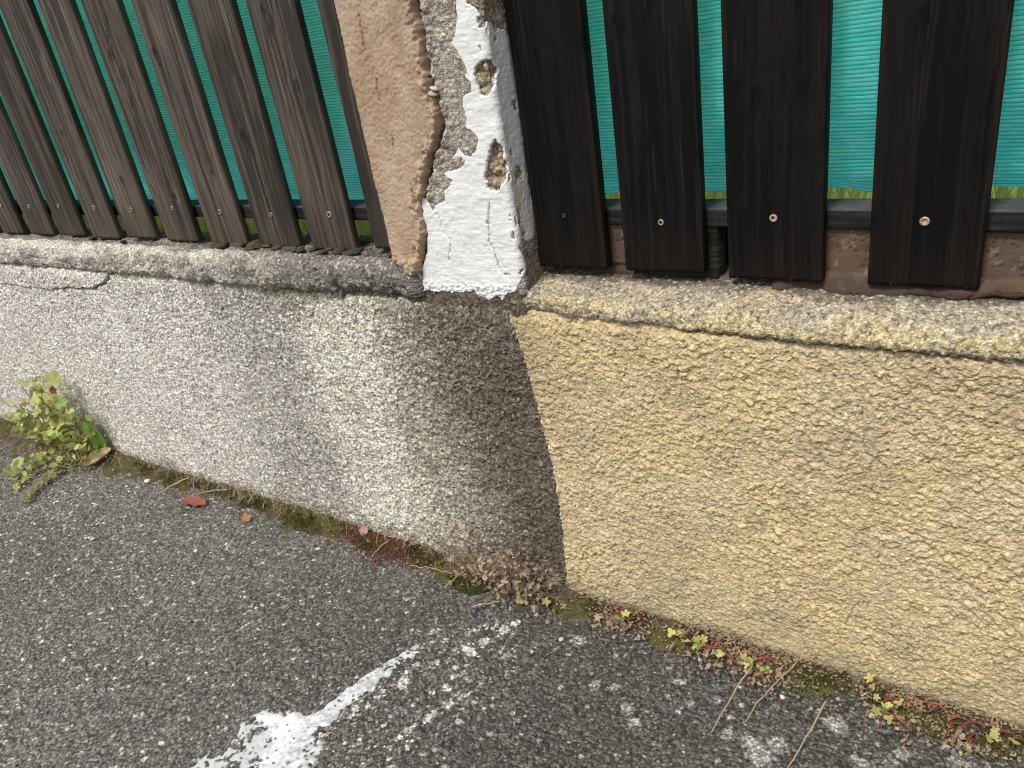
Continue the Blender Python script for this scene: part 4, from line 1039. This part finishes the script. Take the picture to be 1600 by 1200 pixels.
scatter_tufts('bright_moss', [(-0.36, -0.035, 0.05, 0.02, 1.0), (-0.22, -0.045, 0.05, 0.025, 1.6), (-0.06, -0.045, 0.05, 0.025, 1.0), (0.06, -0.045, 0.06, 0.03, 1.2), (-0.682, -0.036, 0.020, 0.020, 1.0), (-0.44, -0.012, 0.03, 0.010, 0.8), (-0.30, -0.020, 0.055, 0.018, 2.2), (-0.255, -0.024, 0.04, 0.022, 1.4), (-1.34, -0.03, 0.04, 0.02, 0.5), (0.0, -0.035, 0.05, 0.02, 0.8)],
              M_MOSSB, 'yellow-green moss cushions at the foot of the yellow wall', 900, 0.002, 0.006)

# ---------------------------------------------------------------- plants and litter
def tube(V, Q, pts, r0, r1, n=6):
    pts = [Vector(p) for p in pts]
    b0 = len(V)
    for k, p in enumerate(pts):
        d = (pts[min(k + 1, len(pts) - 1)] - pts[max(k - 1, 0)]).normalized()
        s = d.orthogonal().normalized(); t = d.cross(s)
        r = r0 + (r1 - r0) * k / (len(pts) - 1)
        for i in range(n):
            a = 6.28318 * i / n
            V.append(tuple(p + s * (r * math.cos(a)) + t * (r * math.sin(a))))
    for k in range(len(pts) - 1):
        for i in range(n):
            Q.append((b0 + k * n + i, b0 + k * n + (i + 1) % n, b0 + (k + 1) * n + (i + 1) % n, b0 + (k + 1) * n + i))

def bend(a, b, sag, rnd, n=6, wob=0.004):
    a = Vector(a); b = Vector(b); out = []
    for k in range(n + 1):
        t = k / n
        p = a.lerp(b, t); p.z += sag * 4 * t * (1 - t)
        if 0 < k < n:
            p += Vector((rnd.gauss(0, wob), rnd.gauss(0, wob), rnd.gauss(0, wob)))
        out.append(p)
    return out

def leaf_round(lobes, depth, cup, seed, notch=0.25):
    """rounded leaf, unit radius, stalk at -y, cupped"""
    n = 28; V = [(0, -0.55, 0.0)]; TR = []
    rr = random.Random(seed)
    for ring in (0.5, 1.0):
        for k in range(n + 1):
            a = -math.pi / 2 + notch + (2 * math.pi - 2 * notch) * k / n
            f = 1 + depth * (abs(math.sin((a + math.pi / 2) * lobes / 2)) - 0.5) * (1 if ring == 1 else 0.4)
            x = ring * f * math.cos(a); y = ring * f * math.sin(a)
            y = y - (0.0 if ring == 1 else 0.22)
            V.append((x, y, cup * (x * x + y * y) * 0.5 + 0.07 * math.sin(a * lobes) * ring + rr.uniform(-.03, .03)))
    m = n + 1
    for k in range(n):
        TR.append((0, 1 + k, 2 + k))
    Q = [(1 + k, 1 + m + k, 2 + m + k, 2 + k) for k in range(n)]
    return np_mesh('leaf', V, np.array(Q), None, True, tris=np.array(TR))

def leaf_long(aspect, curl, seed, wav=0.04, tipw=0.5):
    """lanceolate leaf, length 1 along +y, with a sunk midrib"""
    V = []; Q = []; nl, nw = 16, 6
    rr = random.Random(seed); ph = rr.uniform(0, 6)
    for i in range(nl + 1):
        t = i / nl
        w = aspect * (math.sin(math.pi * min(1, t * 0.98 + 0.02) ** (0.9)) ** tipw) * 0.5 + 0.004
        for j in range(nw + 1):
            s = j / nw * 2 - 1
            V.append((s * w + 0.02 * math.sin(t * 4 + ph), t, curl * t * t + 0.35 * w * s * s + wav * w * math.sin(t * 19 + s * 2 + ph) * abs(s)))
    for i in range(nl):
        for j in range(nw):
            a = i * (nw + 1) + j
            Q.append((a, a + 1, a + nw + 2, a + nw + 1))
    return np_mesh('leaf', V, np.array(Q))

ROUND = [leaf_round(7, 0.22, 0.35, 1), leaf_round(5, 0.35, 0.25, 2), leaf_round(9, 0.15, 0.5, 3)]
LOBED = [leaf_round(3, 0.75, 0.3, 4, 0.5), leaf_round(5, 0.65, 0.2, 5, 0.4)]
LONG = [leaf_long(0.34, 0.18, 1), leaf_long(0.40, -0.15, 2)]

def mesh_with(me, mat):
    m2 = me.copy(); m2.materials.clear(); m2.materials.append(mat); return m2
ROUND_L = [mesh_with(m, M_LIME) for m in ROUND]; LOBED_L = [mesh_with(m, M_LIME) for m in LOBED]
LOBED_D = [mesh_with(m, M_DRYLEAF) for m in LOBED] + [mesh_with(ROUND[0], M_DRYLEAF)]
ROUND_G = [mesh_with(m, M_GREEN) for m in ROUND]

def put_leaf(parent, me, p, size, rnd, tilt=0.6, face=None):
    o = link('leaf', me, None, parent)
    o.location = Vector(p) - local(parent)
    e = (rnd.uniform(-tilt, tilt) + 0.55, rnd.uniform(-tilt, tilt), rnd.uniform(0, 6.283))
    if face is not None:
        e = face
    o.rotation_euler = e
    o.scale = (size, size, size)
    return o

def stems_part(name, parent, chains, mat, r0, r1, kind=None):
    V = []; Q = []
    for ch in chains:
        tube(V, Q, [Vector(p) - local(parent) for p in ch], r0, r1, 5)
    return link(name, np_mesh(name, V, np.array(Q)), mat, parent, kind=kind)

# creeping weed at the left
rnd = random.Random(21)
weed = thing('creeping_weed', 'clump of lime green creeping weed with round leaves at the wall foot on the left', 'weed', (-2.48, -0.05, 0.0))
chains = []; leafpts = []
for k in range(60):
    bx = rnd.uniform(-2.62, -2.30); base_p = (bx, rnd.uniform(-0.09, -0.015), 0.012)
    hgt = (0.31 - 0.60 * abs(bx + 2.44)) * rnd.uniform(0.35, 1.0)
    tip = (bx + rnd.uniform(-0.10, 0.09), -0.045 + rnd.uniform(-0.07, 0.02), max(0.03, hgt))
    ch = bend(base_p, tip, 0.01, rnd, 6, 0.006); chains.append(ch)
    for q_ in ch[2:]:
        leafpts.append((q_, rnd.uniform(0.007, 0.014)))
for k in range(9):                                                        # runners creeping onto the asphalt
    a0 = (rnd.uniform(-2.56, -2.36), -0.06, 0.02); b0 = (rnd.uniform(-2.56, -2.34), rnd.uniform(-0.26, -0.14), 0.012)
    ch = bend(a0, b0, 0.018, rnd, 7, 0.005); chains.append(ch)
    for q_ in ch[1:]:
        leafpts.append((q_, rnd.uniform(0.006, 0.012)))
stems_part('stem', weed, chains, M_DRYSTEM, 0.0011, 0.0007)
for p, sz in leafpts:
    p = p + Vector((rnd.gauss(0, 0.008), rnd.gauss(-0.006, 0.008), rnd.gauss(0.002, 0.008))); p.z = max(p.z, 0.012)
    p.y = min(p.y, -0.012)
    mesh = rnd.choice(ROUND_L if rnd.random() < 0.88 else ROUND_G)
    put_leaf(weed, mesh, p, sz, rnd, 0.75)
# small-leaved undergrowth of the same clump
V = []; TR = []
for k in range(4200):
    u = rnd.gauss(0, 1); x = -2.45 + 0.085 * u; y = -0.02 - abs(rnd.gauss(0, 0.075)); z = 0.012 + abs(rnd.gauss(0, 0.045)) * max(0.15, 1 + y * 6)
    if rnd.random() < 0.25:
        t = rnd.random(); x = lerp(-2.42, -2.33, t) + rnd.gauss(0, 0.014); y = lerp(-0.08, -0.275, t); z = 0.010 + abs(rnd.gauss(0, 0.007))
    L = rnd.uniform(0.003, 0.007); a = rnd.uniform(0, 6.283); e = rnd.uniform(-0.6, 0.9); b = len(V)
    dx, dy, dz = math.cos(a) * L, math.sin(a) * L, e * L
    px, py = -math.sin(a) * L * .45, math.cos(a) * L * .45
    x -= -2.48; y = min(y, -0.008) + 0.05
    V += [(x, y, z), (x + dx * .5 + px, y + dy * .5 + py, z + dz * .6), (x + dx, y + dy, z + dz), (x + dx * .5 - px, y + dy * .5 - py, z + dz * .6)]
    TR += [(b, b + 1, b + 2), (b, b + 2, b + 3)]
M_SMALL = mat_plain('small_leaves', (0.34, 0.36, 0.15), 0.6, 0.3, rgb2=(0.24, 0.17, 0.10), scale=35, trans=0.2)
link('small_leaves', np_mesh('small_leaves', V, None, None, False, tris=np.array(TR)), M_SMALL, weed, kind='stuff')
for p, s_ in (((-2.53, -0.115, 0.05), 0.022),):
    o = put_leaf(weed, mesh_with(leaf_long(0.5, 0.2, 12), M_REDLEAF), p, s_ * 2.2, rnd, face=(0.35, 0.3, -1.4)); o['label'] = 'dull red leaf'
for p, s_ in (((-2.395, -0.05, 0.26), 0.010), ((-2.385, -0.05, 0.245), 0.011)):
    o = put_leaf(weed, mesh_with(ROUND[2], M_REDLEAF), p, s_, rnd, face=(1.1, 0.1, 0.5)); o['label'] = 'small red leaf'
# leaves that stand out: the lit ones at the top and the pair on the asphalt
for p, s_, f in (((-2.352, -0.05, 0.285), 0.024, (1.0, 0.2, 0.4)), ((-2.43, -0.06, 0.262), 0.021, (1.1, -0.2, -0.3)), ((-2.39, -0.065, 0.23), 0.020, (0.9, 0.1, 0.8)), ((-2.36, -0.06, 0.215), 0.020, (0.9, 0, 0)),
                 ((-2.47, -0.07, 0.21), 0.020, (1.0, 0.3, 0)), ((-2.50, -0.215, 0.030), 0.024, (0.5, 0.2, 2.0)), ((-2.525, -0.18, 0.034), 0.021, (0.6, 0, 0.5)), ((-2.39, -0.075, 0.15), 0.026, (0.8, 0.1, 0.3))):
    put_leaf(weed, ROUND_L[rnd.randrange(3)], p, s_, rnd, face=f)

# broad green weed with two leaves
bw = thing('broadleaf_weed', 'small green weed with two long smooth leaves beside the creeping clump', 'weed', (-2.30, -0.028, 0.028))
for me, e, s_ in ((LONG[0], (1.40, -0.25, 0.45), (0.145, 0.135, 0.06)), (LONG[1], (0.22, 0.20, 1.99), (0.12, 0.125, 0.10))):
    o = link('leaf', mesh_with(me, M_GREEN), None, bw); o.rotation_euler = e; o.scale = s_
V = []; Q = []
tube(V, Q, [(0, 0, -0.01), (0.0, -0.002, 0.006), (-0.01, -0.004, 0.02)], 0.003, 0.002)
link('stem', np_mesh('stem', V, np.array(Q)), M_GREEN, bw)

# dead weed at the foot of the stain line
rnd = random.Random(33)
dw = thing('dried_weed', 'brown dried-up weed with crumpled leaves where the grey wall meets the yellow one', 'weed', (-0.80, -0.04, 0.0))
chains = []
tips = []
for k in range(80):
    a = (rnd.gauss(-0.80, 0.06), rnd.uniform(-0.05, -0.015), 0.01)
    b = (a[0] + rnd.gauss(-0.02, 0.07), -0.02 - abs(rnd.gauss(0, 0.055)), rnd.uniform(0.02, 0.16) * (1 - 0.35 * rnd.random()))
    ch = bend(a, b, rnd.uniform(-0.005, 0.02), rnd, 5, 0.005); chains.append(ch); tips += ch[2:]
stems_part('stem', dw, chains, M_DRYSTEM, 0.0010, 0.0005)
for k in range(240):
    p = rnd.choice(tips) + Vector((rnd.gauss(0, 0.010), rnd.gauss(-0.004, 0.010), rnd.gauss(0, 0.006))); p.z = max(p.z, 0.010); p.y = min(p.y, -0.012)
    o = put_leaf(dw, rnd.choice(LOBED_D), p, rnd.uniform(0.0028, 0.0075), rnd, 1.3)
    o.scale.z *= 2.6; o.scale.x *= rnd.uniform(0.45, 1.0)
for k in range(7):
    p = Vector((rnd.uniform(-0.80, -0.70), rnd.uniform(-0.09, -0.03), 0.02))
    o = put_leaf(dw, LOBED_L[k % 2], p, rnd.uniform(0.005, 0.008), rnd, 0.6); o['label'] = 'pale yellow leaf'

# red-stemmed herbs along the yellow wall
def red_herb(label, x, y, runs, n_lime, n_dry, seed):
    rnd = random.Random(seed)
    h_ = thing('red_stemmed_weed', label, 'weed', (x, y, 0.0), 'red-stemmed weeds along the yellow wall')
    ch = []; pts = []
    for (a, b, sag) in runs:
        c_ = bend((x + a[0], y + a[1], a[2]), (x + b[0], y + b[1], b[2]), sag, rnd, 6, 0.0018); ch.append(c_); pts += c_[3:]
        for _ in range(2):
            s_ = c_[rnd.randrange(2, 6)]; e_ = s_ + Vector((rnd.gauss(0, 0.015), rnd.uniform(-0.025, -0.003), rnd.uniform(-0.006, 0.006))); e_.z = max(e_.z, 0.010)
            k2 = bend(s_, e_, 0.003, rnd, 3, 0.001); ch.append(k2); pts += k2[2:]
    stems_part('stem', h_, ch, M_REDSTEM, 0.0011, 0.0006)
    for k in range(n_lime):
        p = rnd.choice(pts) + Vector((rnd.gauss(0, 0.006), rnd.gauss(-0.006, 0.006), 0.004)); p.z = max(p.z, 0.014); p.y = min(p.y, -0.01)
        put_leaf(h_, rnd.choice(LOBED_L), p, rnd.uniform(0.0042, 0.0075), rnd, 0.6)
    for k in range(n_dry):
        p = rnd.choice(pts) + Vector((rnd.gauss(0, 0.014), rnd.gauss(-0.012, 0.010), 0)); p.z = max(0.010, rnd.uniform(0.010, 0.02)); p.y = min(p.y, -0.01)
        o = put_leaf(h_, rnd.choice(LOBED_D), p, rnd.uniform(0.003, 0.006), rnd, 1.2); o.scale.z *= 2.4; o.scale.x *= rnd.uniform(0.5, 1.0); o['label'] = 'withered brown leaf'
    return h_
red_herb('red-stemmed weed with withered leaves nearest the dark stain line', -0.555, -0.022, [((0.03, 0.005, 0.014), (-0.035, -0.005, 0.030), 0.004), ((0.03, 0.005, 0.014), (0.045, -0.012, 0.026), 0.004), ((-0.02, 0.0, 0.012), (0.01, -0.02, 0.03), 0.004)], 5, 40, 51)
red_herb('red-stemmed weed lying flat with scattered lime green leaves, second from the stain line', -0.370, -0.022, [((0.0, 0.002, 0.020), (-0.075, -0.020, 0.026), 0.004), ((0.0, 0.002, 0.020), (-0.045, -0.022, 0.020), 0.006), ((0.0, 0.002, 0.020), (0.012, -0.030, 0.014), 0.004), ((0.005, 0.0, 0.02), (0.014, -0.028, 0.012), 0.003)], 14, 26, 53)
red_herb('small red-stemmed weed on the yellow-green moss, between two longer ones', -0.292, -0.030, [((0.02, 0.0, 0.020), (-0.030, -0.008, 0.028), 0.004), ((0.02, 0.0, 0.018), (0.005, -0.03, 0.02), 0.003)], 9, 34, 55)
red_herb('upright red-stemmed sprig leaning on the yellow wall', -0.112, -0.018, [((0.004, -0.004, 0.0), (-0.006, 0.004, 0.038), 0.0), ((0.004, -0.004, 0.0), (0.008, -0.006, 0.03), 0.0)], 2, 3, 57)
red_herb('red-stemmed weed with curled brown and yellow leaves at the far right end', 0.035, -0.030, [((0.0, 0.0, 0.022), (-0.04, -0.025, 0.026), 0.006), ((0.0, 0.0, 0.022), (0.05, -0.012, 0.03), 0.006), ((-0.01, -0.01, 0.02), (-0.02, -0.045, 0.014), 0.003)], 7, 26, 63)
red_herb('forked red-stemmed weed with a few yellow leaves, just left of the blackened twig', -0.050, -0.020, [((0.0, 0.0, 0.022), (-0.060, -0.022, 0.018), 0.004), ((0.0, 0.0, 0.022), (0.075, -0.010, 0.020), 0.004), ((-0.03, -0.01, 0.02), (-0.055, -0.05, 0.012), 0.003)], 10, 32, 59)

# dry grass whiskers at the foot of the grey wall
V = []; TR = []
for k in range(620):
    if k < 420:
        x = rng.choice([rng.normal(-1.52, 0.12), rng.normal(-2.08, 0.10), rng.normal(-0.95, 0.07), rng.normal(-1.75, 0.12)])
    else:
        x = rng.uniform(-2.6, 0.15)
    y = -0.008 - abs(rng.normal(0, 0.022)); L = rng.uniform(0.010, 0.040) * (1.0 if x < -0.9 else 0.7); a = rng.uniform(0, 6.283); el = rng.uniform(0.1, 1.3)
    dx, dy, dz = math.cos(a) * math.cos(el) * L, math.sin(a) * math.cos(el) * L, math.sin(el) * L
    z = 0.009 + max(0, 0.010 * (1 + y / 0.03)); w = rng.uniform(0.0004, 0.0008); b = len(V)
    if y + dy > -0.004: dy = -0.004 - y
    V += [(x - w, y, z), (x + w, y, z), (x + dx * .5 + w, y + dy * .5, z + dz * .62), (x + dx * .5 - w, y + dy * .5, z + dz * .62), (x + dx, y + dy, z + dz)]
    TR += [(b, b + 1, b + 2), (b, b + 2, b + 3), (b + 3, b + 2, b + 4)]
link('dry_grass', np_mesh('dry_grass', V, None, None, False, tris=np.array(TR)), M_STRAW, kind='stuff', label='short dry grass whiskers and fibres along the foot of the wall')

# red-brown grit
V = []; Q = []; TR = []
octa = np.array([(1, 0, 0), (-1, 0, 0), (0, 1, 0), (0, -1, 0), (0, 0, 1), (0, 0, -1)], float)
of = np.array([(0, 2, 4), (2, 1, 4), (1, 3, 4), (3, 0, 4), (2, 0, 5), (1, 2, 5), (3, 1, 5), (0, 3, 5)])
def grains(name, pts, rmin, rmax, mat, label, seed):
    rr = np.random.default_rng(seed); VV = []; TT_ = []
    for (x, y, z) in pts:
        r = rr.uniform(rmin, rmax); s = rr.uniform(0.6, 1.3, 3) * r
        a = rr.uniform(0, 6.28); ca, sa = math.cos(a), math.sin(a)
        p = octa * s + rr.normal(0, r * 0.18, (6, 3))
        p = np.stack([p[:, 0] * ca - p[:, 1] * sa, p[:, 0] * sa + p[:, 1] * ca, p[:, 2]], 1) + (x, y, z)
        TT_.append(of + len(VV) * 6); VV.append(p)
    return link(name, np_mesh(name, np.concatenate(VV), None, None, False, tris=np.concatenate(TT_)), mat, kind='stuff', label=label)
M_GRIT = mat_plain('brick_grit', (0.135, 0.056, 0.036), 0.95, 0.15, rgb2=(0.070, 0.032, 0.024), scale=170)
pts = []
for k in range(2600):
    x = rng.normal(-1.165, 0.062); y = -0.006 - abs(rng.normal(0, 0.036)) * max(0.3, 1 - abs(x + 1.14) * 4)
    pts.append((x, y, ground_z(x, y) + max(0.0, 0.011 + y * 0.2)))
grains('brick_grit', pts, 0.0010, 0.0026, M_GRIT, 'patch of crumbled red-brown grit at the foot of the grey wall', 3)
# loose chippings on the asphalt
M_CHIP = mat_plain('loose_chipping', (0.42, 0.40, 0.36), 0.7, 0.3, rgb2=(0.11, 0.105, 0.10), scale=130)
pts = []
while len(pts) < 2600:
    x = rng.uniform(-2.9, 0.15); t = rng.random(); y = -0.03 - t * float(edge_h(np.array(x)))
    pts.append((x, y, ground_z(x, y) - 0.0008))
grains('loose_chippings', pts, 0.0012, 0.0036, M_CHIP, 'pale loose chippings strewn over the asphalt', 5)
pts = []
for k in range(1400):
    x = rng.uniform(-2.3, 0.12); y = -0.008 - abs(rng.normal(0, 0.03)); pts.append((x, y, 0.010 + max(0, 0.008 + y * 0.2)))
M_CRUMB = mat_plain('soil_crumb', (0.17, 0.125, 0.085), 0.95, 0.15, rgb2=(0.06, 0.048, 0.038), scale=130)
grains('soil_crumbs', pts, 0.0010, 0.0030, M_CRUMB, 'crumbs of soil and mortar along the wall foot', 6)

# single stones
PEB = mesh_with(lump_mesh(9, (1.2, 0.9, 0.7)), M_PEBBLE)
for lab, x, y, r in (('larger white pebble on the asphalt below the creeping weed', -2.032, -0.065, 0.0085), ('small white pebble on the dark asphalt right of the paint trail', -0.640, -0.118, 0.0045),
                     ('white pebble far left on the open asphalt', -1.93, -0.30, 0.0055), ('pale pebble near the moss at the foot of the yellow wall', -0.243, -0.085, 0.0042)):
    o = link('white_pebble', PEB, None, label=lab, cat='pebble', group='white pebbles on the pavement')
    o.location = (x, y, ground_z(x, y) + r * 0.45); o.scale = (r, r, r); o.rotation_euler = (0, 0, rng.uniform(0, 6))

# fallen leaves
o = link('fallen_leaf', mesh_with(leaf_long(0.32, 0.03, 7), M_YLEAF), None, label='pale yellow fallen leaf lying by the broad green weed', cat='leaf')
o.location = (-2.300, -0.100, 0.030); o.scale = (0.10, 0.090, 0.05); o.rotation_euler = (0.10, 0.65, -0.16)
o = link('fallen_leaf', mesh_with(leaf_long(0.46, 0.06, 8, 0.30), M_REDLEAF), None, label='crumpled dull red fallen leaf on the asphalt', cat='leaf')
o.location = (-1.838, -0.085, 0.0075); o.scale = (0.080, 0.098, 0.075); o.rotation_euler = (0.0, 0.04, -1.60)
o = link('fallen_leaf', mesh_with(ROUND[1], M_ORLEAF), None, label='tiny orange leaf at the edge of the moss', cat='leaf')
o.location = (-1.572, -0.087, 0.015); o.scale = (0.011, 0.011, 0.011); o.rotation_euler = (0.5, 0.2, 0.8)

o = link('fallen_leaf', mesh_with(ROUND[0], mat_plain('pink_leaf', (0.55, 0.30, 0.25), 0.6, 0.3, rgb2=(0.42, 0.22, 0.18), scale=120)), None, label='tiny pink leaf on the red-brown grit', cat='leaf')
o.location = (-1.226, -0.018, 0.022); o.scale = (0.010, 0.010, 0.010); o.rotation_euler = (0.9, 0.2, 0.3)

# crumbled leaf litter among the moss
V = []; TR = []
for k in range(3000):
    x = rng.choice([rng.normal(-0.79, 0.07), rng.normal(-0.55, 0.04), rng.normal(-0.36, 0.05), rng.normal(-0.28, 0.05), rng.normal(-0.06, 0.06), rng.normal(0.0, 0.08), rng.uniform(-2.2, 0.1)])
    y = -0.006 - abs(rng.normal(0, 0.036)); z = 0.012 + max(0.0, 0.010 + y * 0.2) + abs(rng.normal(0, 0.004))
    L = rng.uniform(0.002, 0.0075); a = rng.uniform(0, 6.283); e = rng.uniform(-0.5, 0.9); f = rng.uniform(0.25, 0.5); b = len(V)
    dx, dy, dz = math.cos(a) * L, math.sin(a) * L, e * L
    px, py = -math.sin(a) * L * f, math.cos(a) * L * f
    V += [(x, y, z), (x + dx * .5 + px, min(y + dy * .5 + py, -0.002), z + dz * .7), (x + dx, min(y + dy, -0.002), z + dz * .6), (x + dx * .5 - px, min(y + dy * .5 - py, -0.002), z + dz * .5 + L * .2)]
    TR += [(b, b + 1, b + 2), (b, b + 2, b + 3)]
M_LITTER = mat_plain('leaf_litter', (0.42, 0.31, 0.20), 0.85, 0.2, rgb2=(0.15, 0.10, 0.065), scale=55)
link('leaf_litter', np_mesh('leaf_litter', V, None, None, False, tris=np.array(TR)), M_LITTER, kind='stuff', label='crumbled brown leaf litter among the moss at the wall foot')

# straws
def straw(label, a, b, r, sag, seed):
    rr = random.Random(seed)
    c0 = Vector(a)
    V = []; Q = []
    tube(V, Q, [p - c0 for p in bend(a, b, sag, rr, 8, 0.0012)], r, r * 0.7, 6)
    o = link('dry_straw', np_mesh('dry_straw', V, np.array(Q)), M_STRAW, label=label, cat='straw', group='dry straws on the pavement')
    o.location = a
straw('long dry straw leftmost of the three below the red-stemmed weeds', (-0.300, -0.055, 0.026), (-0.322, -0.200, 0.010), 0.0013, 0.006, 1)
straw('thin bent straw, middle of the three below the red-stemmed weeds', (-0.236, -0.020, 0.028), (-0.281, -0.160, 0.010), 0.0010, 0.008, 2)
straw('long dry straw rightmost of the three below the red-stemmed weeds', (-0.178, -0.075, 0.018), (-0.203, -0.235, 0.010), 0.0013, 0.004, 3)
straw('pale thick straw by the crumpled red leaf', (-1.899, -0.014, 0.018), (-1.935, -0.104, 0.011), 0.0024, 0.002, 4)
straw('pale straw among the moss right of the red leaf', (-1.72, -0.022, 0.024), (-1.800, -0.060, 0.016), 0.0016, 0.003, 5)
straw('thin straw across the red-brown grit', (-1.135, -0.030, 0.030), (-1.150, -0.080, 0.014), 0.0010, 0.003, 6)
straw('straw lying left of the dried weed', (-0.935, -0.060, 0.020), (-1.045, -0.068, 0.014), 0.0010, 0.003, 7)
straw('slanting straw over the moss beside the dried weed', (-0.900, -0.030, 0.032), (-0.930, -0.095, 0.012), 0.0012, 0.003, 8)
straw('short straw on the asphalt below the dried weed', (-0.800, -0.085, 0.012), (-0.850, -0.125, 0.011), 0.0011, 0.002, 9)

# blackened twig at the right
rr = random.Random(4); V = []; Q = []
tube(V, Q, [p - Vector((0.03, -0.03, 0.012)) for p in bend((0.005, -0.030, 0.014), (0.062, -0.034, 0.014), 0.0, rr, 8, 0.003)], 0.0065, 0.0045, 8)
o = link('charred_twig', np_mesh('charred_twig', V, np.array(Q)), M_CHAR, label='short blackened twig on the moss at the right end', cat='twig'); o.location = (0.03, -0.03, 0.012)
